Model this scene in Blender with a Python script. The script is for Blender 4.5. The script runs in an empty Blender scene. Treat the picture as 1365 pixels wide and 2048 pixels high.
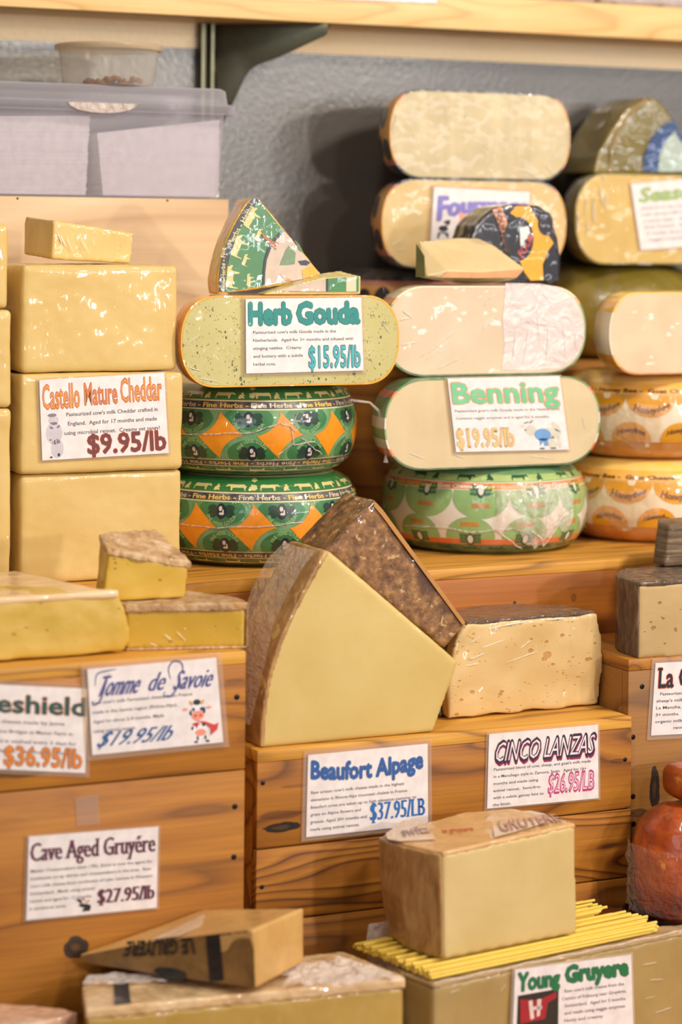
import bpy, bmesh, math, random
from mathutils import Vector, Matrix, noise
random.seed(7)
SC = bpy.context.scene
COL = SC.collection
PI = math.pi

# ------------------------------------------------------------------ camera model (85 mm lens, standing to the left, looking right)
F = 85/36*2048
YAW = math.atan(F/10100); ROLL = math.atan(.0096); CX, CY = 682.5, 463.0
DV = Vector((math.sin(YAW), math.cos(YAW), 0)); RV = Vector((math.cos(YAW), -math.sin(YAW), 0)); ZV = Vector((0, 0, 1))
RP = math.cos(ROLL)*RV + math.sin(ROLL)*ZV
UP = -math.sin(ROLL)*RV + math.cos(ROLL)*ZV
def ray(u, v): return DV + RP*((u-CX)/F) + UP*((CY-v)/F)
q = ray(606, 670); CAM = Vector((-3.87*q.x, -3.87*q.y, 1.5))
def PY(u, v, Y):
    q = ray(u, v); return CAM + q*((Y-CAM.y)/q.y)
def PZ(u, v, Z):
    q = ray(u, v); return CAM + q*((Z-CAM.z)/q.z)
def xz(pts, Y): return [(p.x, p.z) for p in (PY(u, v, Y) for u, v in pts)]

cam = bpy.data.cameras.new('camera'); co = bpy.data.objects.new('camera', cam); COL.objects.link(co)
cam.sensor_fit = 'VERTICAL'; cam.sensor_height = 36; cam.sensor_width = 24; cam.lens = 85
cam.shift_y = -(1024-CY)/2048; cam.clip_start = .05
M = Matrix((RP, UP, -DV)).transposed().to_4x4(); M.translation = CAM
co.matrix_world = M
cam.dof.use_dof = True; cam.dof.focus_distance = 3.74; cam.dof.aperture_fstop = 2.2
SC.camera = co

# ------------------------------------------------------------------ objects
def prop(o, label=None, cat=None, group=None, kind=None):
    if label: o['label'] = label
    if cat: o['category'] = cat
    if group: o['group'] = group
    if kind: o['kind'] = kind
    return o
def root(name, loc, label, cat, group=None):
    o = bpy.data.objects.new(name, None); COL.objects.link(o); o.location = loc; o.empty_display_size = .02
    return prop(o, label, cat, group)
def worldloc(o):
    l = Vector((0, 0, 0))
    while o: l += o.location; o = o.parent
    return l
def part(name, geom, mat, parent=None, smooth=40, loc=None, label=None):
    """geom = (verts in world space, faces[, material indices]); links ONE mesh object"""
    vs, fs = geom[0], geom[1]
    if parent: base = worldloc(parent); off = Vector((0, 0, 0))
    else: base = Vector(loc) if loc is not None else Vector((0, 0, 0)); off = base
    me = bpy.data.meshes.new(name)
    me.from_pydata([tuple(Vector(v)-base) for v in vs], [], [tuple(f) for f in fs])
    mats = mat if isinstance(mat, (list, tuple)) else [mat]
    for m in mats: me.materials.append(m)
    if len(geom) > 2:
        for p, k in zip(me.polygons, geom[2]): p.material_index = k
    me.validate(); me.update()
    bm = bmesh.new(); bm.from_mesh(me); bmesh.ops.recalc_face_normals(bm, faces=bm.faces) if name not in FLATN else None; bm.to_mesh(me); bm.free()
    if smooth:
        for p in me.polygons: p.use_smooth = True
        if smooth < 180: me.set_sharp_from_angle(angle=math.radians(smooth))
    o = bpy.data.objects.new(name, me); COL.objects.link(o); o.location = off
    if parent: o.parent = parent
    if label: o['label'] = label
    return o
FLATN = {'title_lettering', 'price_lettering', 'description_text', 'printed_picture', 'band_lettering', 'printed_emblem', 'printed_pattern', 'printed_animals'}

# ------------------------------------------------------------------ geometry makers (return verts, faces)
def join(*gs):
    V, Fc, Mi = [], [], []
    for g in gs:
        n = len(V); V += list(g[0]); Fc += [tuple(i+n for i in f) for f in g[1]]
        Mi += list(g[2]) if len(g) > 2 else [0]*len(g[1])
    return V, Fc, Mi
def frombm(bm):
    bm.verts.ensure_lookup_table(); bm.verts.index_update()
    r = ([v.co.copy() for v in bm.verts], [[v.index for v in f.verts] for f in bm.faces]); bm.free(); return r
def box(x0, x1, y0, y1, z0, z1, bev=0, seg=2):
    bm = bmesh.new()
    vs = [bm.verts.new(p) for p in ((x0,y0,z0),(x1,y0,z0),(x1,y1,z0),(x0,y1,z0),(x0,y0,z1),(x1,y0,z1),(x1,y1,z1),(x0,y1,z1))]
    for f in ((3,2,1,0),(4,5,6,7),(0,1,5,4),(1,2,6,5),(2,3,7,6),(3,0,4,7)): bm.faces.new([vs[i] for i in f])
    if bev: bmesh.ops.bevel(bm, geom=list(bm.edges), offset=bev, segments=seg, profile=.5, affect='EDGES')
    return frombm(bm)
def loft(rings, cap=True, closed=True):
    n = len(rings[0]); V = [Vector(p) for r in rings for p in r]; Fc = []
    for k in range(len(rings)-1):
        for i in range(n if closed else n-1):
            j = (i+1) % n; Fc.append((k*n+i, k*n+j, (k+1)*n+j, (k+1)*n+i))
    if cap: Fc.append(tuple(range(n))[::-1]); Fc.append(tuple((len(rings)-1)*n+i for i in range(n)))
    return V, Fc
def prism(poly, back, bev=0, seg=2):
    """poly: 3D front outline; back: offset vector or list of back points"""
    poly = [Vector(p) for p in poly]
    bk = [p+Vector(back) for p in poly] if not isinstance(back, list) else [Vector(b) for b in back]
    g = loft([poly, bk])
    if bev:
        bm = bmesh.new(); vs = [bm.verts.new(p) for p in g[0]]
        for f in g[1]: bm.faces.new([vs[i] for i in f])
        bmesh.ops.recalc_face_normals(bm, faces=bm.faces)
        bmesh.ops.bevel(bm, geom=list(bm.edges), offset=bev, segments=seg, profile=.5, affect='EDGES')
        return frombm(bm)
    return g
def slab(foot, z0, z1, bev=0): return prism([(x, y, z0) for x, y in foot], (0, 0, z1-z0), bev)
def hull(pts, bev=0):
    bm = bmesh.new()
    for p in pts: bm.verts.new(p)
    r = bmesh.ops.convex_hull(bm, input=bm.verts)
    bmesh.ops.delete(bm, geom=[v for v in bm.verts if not v.link_faces], context='VERTS')
    bmesh.ops.dissolve_limit(bm, angle_limit=.12, verts=bm.verts, edges=bm.edges)
    if bev: bmesh.ops.bevel(bm, geom=list(bm.edges), offset=bev, segments=2, profile=.5, affect='EDGES')
    return frombm(bm)
def organic(g, voxel=.004, it=4, amp=.0, sc=20, amp2=0, sc2=80, seed=0, fac=.5):
    me = bpy.data.meshes.new('t'); me.from_pydata([tuple(v) for v in g[0]], [], [tuple(f) for f in g[1]])
    bm = bmesh.new(); bm.from_mesh(me); bmesh.ops.recalc_face_normals(bm, faces=bm.faces); bm.to_mesh(me); bm.free()
    o = bpy.data.objects.new('t', me); COL.objects.link(o)
    m = o.modifiers.new('r', 'REMESH'); m.mode = 'VOXEL'; m.voxel_size = voxel
    if it: s = o.modifiers.new('s', 'SMOOTH'); s.factor = fac; s.iterations = it
    dg = bpy.context.evaluated_depsgraph_get(); dg.update()
    me2 = bpy.data.meshes.new_from_object(o.evaluated_get(dg))
    ns = [v.normal.copy() for v in me2.vertices]; V = []
    for v, n in zip(me2.vertices, ns):
        p = v.co.copy(); h = 0
        if amp: h += amp*noise.noise(p*sc+Vector((seed, 0, 0)))
        if amp2: h += amp2*noise.noise(p*sc2+Vector((0, seed, 3)))
        V.append(p+n*h)
    Fc = [tuple(p.vertices) for p in me2.polygons]
    bpy.data.objects.remove(o); bpy.data.meshes.remove(me); bpy.data.meshes.remove(me2)
    return V, Fc
def tube(pts, r, n=8, taper=None):
    pts = [Vector(p) for p in pts]; rings = []
    for i, p in enumerate(pts):
        t = (pts[min(i+1, len(pts)-1)]-pts[max(i-1, 0)]).normalized()
        a = t.cross(Vector((0, 0, 1))); a = a.normalized() if a.length > .05 else t.cross(Vector((0, 1, 0))).normalized(); b = t.cross(a)
        rr = r*(taper[i] if taper else 1)
        rings.append([p+a*math.cos(k*2*PI/n)*rr+b*math.sin(k*2*PI/n)*rr for k in range(n)])
    return loft(rings)
def disc(c, ax, r, th, n=20):
    ax = Vector(ax).normalized(); a = ax.orthogonal().normalized(); b = ax.cross(a); c = Vector(c)
    rg = lambda rr, h: [c+ax*h+a*math.cos(k*2*PI/n)*rr+b*math.sin(k*2*PI/n)*rr for k in range(n)]
    return loft([rg(r, 0), rg(r, th*.7), rg(r*.8, th)])
def gridpatch(p00, p10, p11, p01, nu, nv, amp, sc, seed=0, n=None):
    p00, p10, p11, p01 = map(Vector, (p00, p10, p11, p01)); nn = Vector(n) if n else (p10-p00).cross(p01-p00).normalized(); V = []; Fc = []
    for j in range(nv+1):
        for i in range(nu+1):
            s, t = i/nu, j/nv
            p = p00*(1-s)*(1-t)+p10*s*(1-t)+p11*s*t+p01*(1-s)*t
            e = min(1, 4*min(s, 1-s)+.35)
            V.append(p+nn*amp*(noise.noise(p*sc+Vector((seed, 0, 0)))+.5*noise.noise(p*sc*2.7+Vector((seed, 9, 0))))*e)
    for j in range(nv):
        for i in range(nu): a = j*(nu+1)+i; Fc.append((a, a+1, a+nu+2, a+nu+1))
    return V, Fc
def stripshell(pl, y0, y1, th, side=1, sub=0):
    """rind strip along an open polyline of (x,z), thickness th outwards, from y0 to y1"""
    P = [Vector((p[0], 0, p[1])) for p in pl]; N = []
    for i in range(len(P)):
        t = (P[min(i+1, len(P)-1)]-P[max(i-1, 0)]).normalized(); N.append(Vector((t.z, 0, -t.x))*side)
    rings = []
    for p, n in zip(P, N):
        q = p+n*th; rings.append([(p.x, y0, p.z), (q.x, y0, q.z), (q.x, y1, q.z), (p.x, y1, p.z)])
    return loft(rings)

# ------------------------------------------------------------------ materials
MC = {}
def newmat(name):
    m = bpy.data.materials.new(name); m.use_nodes = True; nt = m.node_tree; b = nt.nodes['Principled BSDF']; return m, nt, b
def lin(c): return tuple((x/255/12.92 if x/255 <= .04045 else ((x/255+.055)/1.055)**2.4) for x in c)+(1,)
def N(nt, t, **kw):
    n = nt.nodes.new(t)
    for k, v in kw.items():
        if k in n.inputs: n.inputs[k].default_value = v
        else: setattr(n, k, v)
    return n
def coords(nt, scale=(1, 1, 1), rot=(0, 0, 0), loc=(0, 0, 0)):
    tc = N(nt, 'ShaderNodeTexCoord'); mp = N(nt, 'ShaderNodeMapping'); mp.inputs['Scale'].default_value = scale
    mp.inputs['Rotation'].default_value = rot; mp.inputs['Location'].default_value = loc
    nt.links.new(tc.outputs['Object'], mp.inputs['Vector']); return mp.outputs['Vector']
def noisen(nt, vec, scale, detail=3, rough=.5, dist=0):
    n = N(nt, 'ShaderNodeTexNoise'); n.inputs['Scale'].default_value = scale; n.inputs['Detail'].default_value = detail
    n.inputs['Roughness'].default_value = rough; n.inputs['Distortion'].default_value = dist
    nt.links.new(vec, n.inputs['Vector']); return n.outputs['Fac']
def ramp(nt, fac, stops, interp='LINEAR'):
    r = N(nt, 'ShaderNodeValToRGB'); r.color_ramp.interpolation = interp
    el = r.color_ramp.elements
    while len(el) > 1: el.remove(el[0])
    el[0].position = stops[0][0]; el[0].color = stops[0][1]
    for p, c in stops[1:]: e = el.new(p); e.color = c
    nt.links.new(fac, r.inputs['Fac']); return r.outputs['Color']
def mixc(nt, fac, a, b, mode='MIX'):
    m = N(nt, 'ShaderNodeMix'); m.data_type = 'RGBA'; m.blend_type = mode
    for s, v in ((0, fac), (6, a), (7, b)):
        if hasattr(v, 'links'): nt.links.new(v, m.inputs[s])
        else: m.inputs[s].default_value = v
    return m.outputs[2]
def bump(nt, h, strength, dist, prev=None):
    b = N(nt, 'ShaderNodeBump'); b.inputs['Strength'].default_value = strength; b.inputs['Distance'].default_value = dist
    nt.links.new(h, b.inputs['Height'])
    if prev: nt.links.new(prev, b.inputs['Normal'])
    return b.outputs['Normal']
def wrapcoat(nt, b, w=1.0, seed=0, strength=.5, rot=.5):
    """clingfilm drawn tight over the surface: a clear glossy coat with its own creases"""
    if w <= 0: return
    v1 = coords(nt, (95, 95, 9), (0, rot, 0), (seed, seed*2, 0)); n1 = noisen(nt, v1, 1.5, 2, .5, .5); nm_ = noisen(nt, coords(nt, (1, 1, 1), (0, 0, 0), (seed*5, 7, 0)), 9, 2); n1b = noisen(nt, coords(nt, (14, 14, 3), (0, rot+.3, 0), (seed, 0, 0)), 2.5, 2)
    v2 = coords(nt, (8, 8, 8), (0, 0, 0), (seed*3, 0, 0)); n2 = noisen(nt, v2, 2.5, 2)
    r1 = ramp(nt, n1, [(.0, (0,0,0,1)), (.5, (.2,.2,.2,1)), (.56, (1,1,1,1)), (.62, (.3,.3,.3,1)), (1, (.0,.0,.0,1))])
    r2 = mixc(nt, ramp(nt, nm_, [(.52, (0,0,0,1)), (.66, (1,1,1,1))]), (.2, .2, .2, 1), r1, 'MIX')
    b1 = bump(nt, n2, min(1, strength*.28), .05); b1 = bump(nt, n1b, min(1, strength*.35), .012, b1); b2 = bump(nt, r2, min(1, strength*1.4), .0035, b1)
    nt.links.new(b2, b.inputs['Coat Normal'])
    b.inputs['Coat Weight'].default_value = w; b.inputs['Coat Roughness'].default_value = .06; b.inputs['Coat IOR'].default_value = 1.5
def cheese(name, c1, c2, wrap=0, rough=.55, sc=14, bmp=.15, fine=.03, holes=None, flecks=None, seed=0, streak=0, rot=.5, ws=.5, sss=.08, tone=.905):
    def tn(c): return (c[0]*tone, c[1]*.985*tone, c[2]*.92*tone)
    c1, c2 = tn(c1), tn(c2)
    m, nt, b = newmat(name); v = coords(nt, (1, 1, 1), (0, 0, 0), (seed, 0, seed)); n1 = noisen(nt, v, sc, 4, .55, .3)
    col = ramp(nt, n1, [(.3, lin(c1)), (.7, lin(c2))]); nrm = None
    if streak:
        vs = coords(nt, (30, 30, 2.2), (0, .12, 0)); s = noisen(nt, vs, 1.5, 3)
        col = mixc(nt, ramp(nt, s, [(.45, (0,0,0,1)), (.75, (streak,)*3+(1,))]), col, lin(tuple(min(255, x*1.08) for x in c2)))
    fn = noisen(nt, coords(nt), 260, 3, .6)
    nrm = bump(nt, n1, bmp, .006); nrm = bump(nt, fn, .25, fine*.02, nrm)
    if holes:
        for hs, th, hc in holes:
            vo = N(nt, 'ShaderNodeTexVoronoi'); vo.inputs['Scale'].default_value = hs; vv = coords(nt, (1, 1, 1.5), (0, .35, 0), (seed, 1, 2)); nt.links.new(vv, vo.inputs['Vector'])
            rn = noisen(nt, coords(nt, (1, 1, 1), (0, 0, 0), (hs, 0, 0)), 30, 2)
            md = N(nt, 'ShaderNodeMath', operation='ADD'); nt.links.new(vo.outputs['Distance'], md.inputs[0])
            m2 = N(nt, 'ShaderNodeMath', operation='MULTIPLY_ADD'); nt.links.new(rn, m2.inputs[0]); m2.inputs[1].default_value = -1.0; m2.inputs[2].default_value = .5
            nt.links.new(m2.outputs[0], md.inputs[1])
            k = ramp(nt, md.outputs[0], [(th*.6, (1,1,1,1)), (th, (0,0,0,1))])
            col = mixc(nt, k, col, lin(hc)); inv = ramp(nt, md.outputs[0], [(th*.5, (0,0,0,1)), (th*1.2, (1,1,1,1))]); nrm = bump(nt, inv, .5, .003, nrm)
    if flecks:
        for fs, th, fc in flecks:
            vo = N(nt, 'ShaderNodeTexVoronoi'); vo.inputs['Scale'].default_value = fs; vv = coords(nt, (1, 1, .7), (0, .6, 0), (seed, 2, 1)); nt.links.new(vv, vo.inputs['Vector'])
            rn = noisen(nt, coords(nt), fs*.31, 2); md = N(nt, 'ShaderNodeMath', operation='SUBTRACT'); nt.links.new(vo.outputs['Distance'], md.inputs[0]); 
            m2 = N(nt, 'ShaderNodeMath', operation='MULTIPLY_ADD'); nt.links.new(rn, m2.inputs[0]); m2.inputs[1].default_value = 1.2; m2.inputs[2].default_value = -.6; nt.links.new(m2.outputs[0], md.inputs[1])
            k = ramp(nt, md.outputs[0], [(th*.6, (1,1,1,1)), (th, (0,0,0,1))]); col = mixc(nt, k, col, lin(fc))
    nt.links.new(col, b.inputs['Base Color']); nt.links.new(nrm, b.inputs['Normal']); b.inputs['Roughness'].default_value = rough
    if sss: b.inputs['Subsurface Weight'].default_value = sss; b.inputs['Subsurface Radius'].default_value = (1, .6, .25); b.inputs['Subsurface Scale'].default_value = .012
    wrapcoat(nt, b, wrap, seed, ws, rot); return m
def rindmat(name, cols, sc=18, wrap=0, rough=.7, bmp=.5, seed=0, stretch=(1, 1, 1), ws=.5, blotch=None, dist=.4):
    m, nt, b = newmat(name); v = coords(nt, stretch, (0, 0, 0), (seed, seed, 0)); n1 = noisen(nt, v, sc, 6, .62, dist)
    k = len(cols); col = ramp(nt, n1, [(.3+.4*i/(k-1), lin(c)) for i, c in enumerate(cols)])
    if blotch:
        for bs, th, bc in blotch:
            n2 = noisen(nt, coords(nt, (1, 1, 1), (0, 0, 0), (seed+bs, 0, 0)), bs, 3, .5, .2); col = mixc(nt, ramp(nt, n2, [(th, (0,0,0,1)), (th+.06, (1,1,1,1))]), col, lin(bc))
    n3 = noisen(nt, coords(nt), 150, 4, .6)
    nrm = bump(nt, n1, bmp, .006); nrm = bump(nt, n3, bmp*.7, .0012, nrm)
    nt.links.new(col, b.inputs['Base Color']); nt.links.new(nrm, b.inputs['Normal']); b.inputs['Roughness'].default_value = rough
    wrapcoat(nt, b, wrap, seed, ws); return m
def bands(name, stops, wrap=.8, seed=0, z0=0, h=1, ws=.4, rough=.45, cow=None):
    """colour bands by height over the foot of the wheel (z0..z0+h, metres, object space)"""
    m, nt, b = newmat(name); tc = N(nt, 'ShaderNodeTexCoord'); sp = N(nt, 'ShaderNodeSeparateXYZ'); nt.links.new(tc.outputs['Object'], sp.inputs[0])
    mr = N(nt, 'ShaderNodeMapRange'); nt.links.new(sp.outputs['Z'], mr.inputs[0]); mr.inputs[1].default_value = z0; mr.inputs[2].default_value = z0+h
    col = ramp(nt, mr.outputs[0], [(p, lin(c)) for p, c in stops], 'CONSTANT')
    n = noisen(nt, coords(nt), 40, 4); col = mixc(nt, ramp(nt, n, [(.35, (0,0,0,1)), (.75, (.22,.22,.22,1))]), col, lin((235, 225, 200)))
    nt.links.new(col, b.inputs['Base Color']); b.inputs['Roughness'].default_value = rough
    nt.links.new(bump(nt, noisen(nt, coords(nt), 30, 3), .2, .004), b.inputs['Normal'])
    wrapcoat(nt, b, wrap, seed, ws, 1.2); return m
def flat(c, rough=.5, wrap=0, metal=0, seed=1, ws=.35, name=None):
    key = (c, rough, wrap, metal, seed)
    if key not in MC:
        m, nt, b = newmat(name or 'print_%02x%02x%02x' % tuple(int(x) for x in c)); n = noisen(nt, coords(nt), 60, 3)
        d = tuple(x*.93 for x in c)
        nt.links.new(ramp(nt, n, [(.3, lin(d)), (.7, lin(c))]), b.inputs['Base Color']); b.inputs['Roughness'].default_value = rough; b.inputs['Metallic'].default_value = metal
        wrapcoat(nt, b, wrap, seed, ws); MC[key] = m
    return MC[key]
def wood(name, dark, mid, light, along='X', scale=1, seed=0, spots=(), rough=.58, coat=.06, ring=16, contrast=1.0, stains=None):
    m, nt, b = newmat(name)
    sc = {'X': (1.1, 7, 7), 'Z': (7, 7, 1.1), 'Y': (7, 1.1, 7)}[along]; sc = tuple(s*scale for s in sc)
    v = coords(nt, sc, (0, .015, 0), (seed*3.7, seed*1.3, seed*2.1))
    nz = noisen(nt, v, .55, 3, .5); 
    w = N(nt, 'ShaderNodeMath', operation='MULTIPLY'); nt.links.new(nz, w.inputs[0]); w.inputs[1].default_value = ring
    fr = N(nt, 'ShaderNodeMath', operation='FRACT'); nt.links.new(w.outputs[0], fr.inputs[0])
    grain = ramp(nt, fr.outputs[0], [(0, lin(dark)), (.16, lin(mid)), (.7, lin(light)), (.93, lin(mid)), (1, lin(dark))])
    big = noisen(nt, coords(nt, tuple(s*.5 for s in sc), (0, 0, 0), (seed, 4, 0)), 1.0, 3)
    flatc = ramp(nt, big, [(.3, lin(mid)), (.65, lin(light))])
    col = mixc(nt, min(1, .6*contrast), flatc, grain)
    fv = coords(nt, tuple(s*22 if s > 3*scale else s*3 for s in sc)); fn = noisen(nt, fv, 1.2, 3, .6)
    col = mixc(nt, ramp(nt, fn, [(.4, (0,0,0,1)), (.8, (.35,.35,.35,1))]), col, lin(dark))
    if stains:
        sn = noisen(nt, coords(nt, (2, 2, 9), (0, 0, 0), (seed*9, 0, 0)), stains[0], 4, .6); col = mixc(nt, ramp(nt, sn, [(stains[1], (0,0,0,1)), (stains[1]+.15, (.75,.75,.75,1))]), col, lin(stains[2]))
    for (sx, sz, rx, rz, dc, amt) in spots:          # knots: ellipses at (x, z) of the board, ragged edge
        tc = N(nt, 'ShaderNodeTexCoord'); sub = N(nt, 'ShaderNodeVectorMath', operation='SUBTRACT'); nt.links.new(tc.outputs['Object'], sub.inputs[0]); sub.inputs[1].default_value = (sx, 0, sz)
        ml = N(nt, 'ShaderNodeVectorMath', operation='MULTIPLY'); nt.links.new(sub.outputs[0], ml.inputs[0]); ml.inputs[1].default_value = (1/rx, 0, 1/rz)
        ln = N(nt, 'ShaderNodeVectorMath', operation='LENGTH'); nt.links.new(ml.outputs[0], ln.inputs[0])
        nn = noisen(nt, coords(nt, (1.5, 1, 1.5)), 22, 3); ad = N(nt, 'ShaderNodeMath', operation='MULTIPLY_ADD'); nt.links.new(nn, ad.inputs[0]); ad.inputs[1].default_value = .7; nt.links.new(ln.outputs['Value'], ad.inputs[2])
        k = ramp(nt, ad.outputs[0], [(0, (amt*.8,)*3+(1,)), (.5, (amt*.78,)*3+(1,)), (.7, (amt,)*3+(1,)), (1.05, (amt*.9,)*3+(1,)), (1.45, (0,0,0,1))])
        col = mixc(nt, k, col, lin(dc))
    nt.links.new(col, b.inputs['Base Color'])
    nrm = bump(nt, fn, .3, .0008); nrm = bump(nt, fr.outputs[0], .12, .001, nrm); nt.links.new(nrm, b.inputs['Normal'])
    b.inputs['Roughness'].default_value = rough; b.inputs['Coat Weight'].default_value = coat; b.inputs['Coat Roughness'].default_value = .3
    return m
def film(name, tint=(255, 255, 255), dens=.12, rough=.12, bumpy=.6, glossy=.5, sc=40):
    """thin clear plastic: mostly transparent, some white scatter, glossy creases"""
    m, nt, b = newmat(name); out = nt.nodes['Material Output']
    tr = N(nt, 'ShaderNodeBsdfTransparent'); tr.inputs[0].default_value = lin(tint); b.inputs['Base Color'].default_value = lin(tint); b.inputs['Roughness'].default_value = rough
    b.inputs['Specular IOR Level'].default_value = glossy
    nz = noisen(nt, coords(nt, (1, 1, 1)), sc, 3, .5, .8); nt.links.new(bump(nt, nz, bumpy, .01), b.inputs['Normal'])
    lw = N(nt, 'ShaderNodeLayerWeight'); lw.inputs[0].default_value = .25
    ad = N(nt, 'ShaderNodeMath', operation='MULTIPLY_ADD'); nt.links.new(lw.outputs['Facing'], ad.inputs[0]); ad.inputs[1].default_value = .55; ad.inputs[2].default_value = dens; ad.use_clamp = True
    mx = N(nt, 'ShaderNodeMixShader'); nt.links.new(ad.outputs[0], mx.inputs[0]); nt.links.new(tr.outputs[0], mx.inputs[1]); nt.links.new(b.outputs[0], mx.inputs[2]); nt.links.new(mx.outputs[0], out.inputs['Surface'])
    return m

def glint_strips(parent, segs, plane, m, nm='film_glint'):
    """opaque white strips standing in for highlight streaks on clingfilm: (u0, v0, u1, v1, width px) on a surface given by plane(u, v)"""
    for (u0, v0, u1, v1, w) in segs:
        w *= .6; P = [plane(u0+(u1-u0)*t+w*.35*math.sin(t*7+u0), v0+(v1-v0)*t) for t in (0, .12, .3, .5, .7, .88, 1)]
        part(nm, tube(P, w*.5*3.8/F, 5, [.12, .6, 1, .8, 1, .55, .1]), flat((255, 252, 246), .15, .5, seed=77, name='film_glint_white'), parent, 180)  # solid white tubes: the film's bright glints put in as colour
def flatY(Y): return lambda u, v: PY(u, v, Y)
# ------------------------------------------------------------------ lettering (built-in font turned into mesh)
TC = {}
def text_raw(s, off=0.0, spacing=1.0):
    key = (s, off, spacing)
    if key in TC: return TC[key]
    cu = bpy.data.curves.new('t', 'FONT'); cu.body = s; cu.offset = off; cu.resolution_u = 2; cu.space_character = spacing; cu.size = 1
    o = bpy.data.objects.new('t', cu); COL.objects.link(o); dg = bpy.context.evaluated_depsgraph_get(); dg.update()
    me = bpy.data.meshes.new_from_object(o.evaluated_get(dg))
    r = ([(v.co.x, v.co.y) for v in me.vertices], [tuple(p.vertices) for p in me.polygons])
    bpy.data.objects.remove(o); bpy.data.curves.remove(cu); bpy.data.meshes.remove(me)
    TC[key] = r; return r
def serifs(g, ext=.07, th=.045):
    """add slab feet to every flat stem end"""
    V, Fc = list(g[0]), list(g[1]); cnt = {}
    for f in Fc:
        for i in range(len(f)):
            e = (f[i], f[(i+1) % len(f)]); k = tuple(sorted(e)); cnt.setdefault(k, []).append(f)
    add = []
    for (a, b), fs in cnt.items():
        if len(fs) != 1: continue
        pa, pb = V[a], V[b]; L = abs(pa[0]-pb[0])
        if abs(pa[1]-pb[1]) < .006 and .035 < L < .26:
            cy = sum(V[i][1] for i in fs[0])/len(fs[0]); s = 1 if cy > pa[1] else -1
            x0, x1 = min(pa[0], pb[0])-ext, max(pa[0], pb[0])+ext; add.append((x0, x1, pa[1], pa[1]+s*th))
    for x0, x1, y0, y1 in add:
        n = len(V); V += [(x0, y0), (x1, y0), (x1, y1), (x0, y1)]; Fc.append((n, n+1, n+2, n+3))
    return V, Fc
def text2d(s, rect, off=0.0, shear=0, serif=0, warp=None, fat=0, spacing=1.0, ref=None, dilate=False):
    """text fitted to rect (s0,s1,t0,t1) = baseline..cap height in card coordinates (t upwards)"""
    dil = off if (dilate and off > .012) else 0
    g = text_raw(s, 0 if dil else off, spacing)
    if serif: g = serifs(g, serif, .04)
    V, Fc = g
    x0, x1 = min(v[0] for v in V), max(v[0] for v in V); cap = .729 if not ref else ref
    s0, s1, t0, t1 = rect; out = []
    for x, y in V:
        yy = y/cap; xx = (x-x0)/(x1-x0); 
        X = s0+(s1-s0)*xx+shear*yy*(t1-t0); Y = t0+(t1-t0)*yy
        if warp: X, Y = warp(xx, yy, X, Y)
        out.append((X, Y))
    if dil:
        kx, ky = (s1-s0)/(x1-x0)*dil, (t1-t0)/cap*dil; V2 = []; F2 = []
        for a in range(9):
            dx, dy = (0, 0) if a == 8 else (math.cos(a*PI/4)*kx, math.sin(a*PI/4)*ky); n = len(V2); V2 += [(x+dx, y+dy, a*2e-5) for x, y in out]; F2 += [tuple(i+n for i in f) for f in Fc]
        return V2, F2
    if fat:
        V2 = []; F2 = []
        for q_, dx in enumerate((-fat, 0, fat)):
            n = len(V2); V2 += [(x+dx, y, q_*2e-5) for x, y in out]; F2 += [tuple(i+n for i in f) for f in Fc]
        return V2, F2
    return out, Fc
def j2(*gs):
    V, Fc = [], []
    for g in gs: n = len(V); V += g[0]; Fc += [tuple(i+n for i in f) for f in g[1]]
    return V, Fc
def ell(cx, cy, rx, ry, n=16, rot=0, a0=0, a1=2*PI):
    full = a1-a0 > 6.2; k = n if full else n+1; P = []
    for i in range(k):
        a = a0+(a1-a0)*i/n; x, y = rx*math.cos(a), ry*math.sin(a); P.append((cx+x*math.cos(rot)-y*math.sin(rot), cy+x*math.sin(rot)+y*math.cos(rot)))
    return P, [tuple(range(k))]
def pg(*pts): return list(pts), [tuple(range(len(pts)))]
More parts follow.
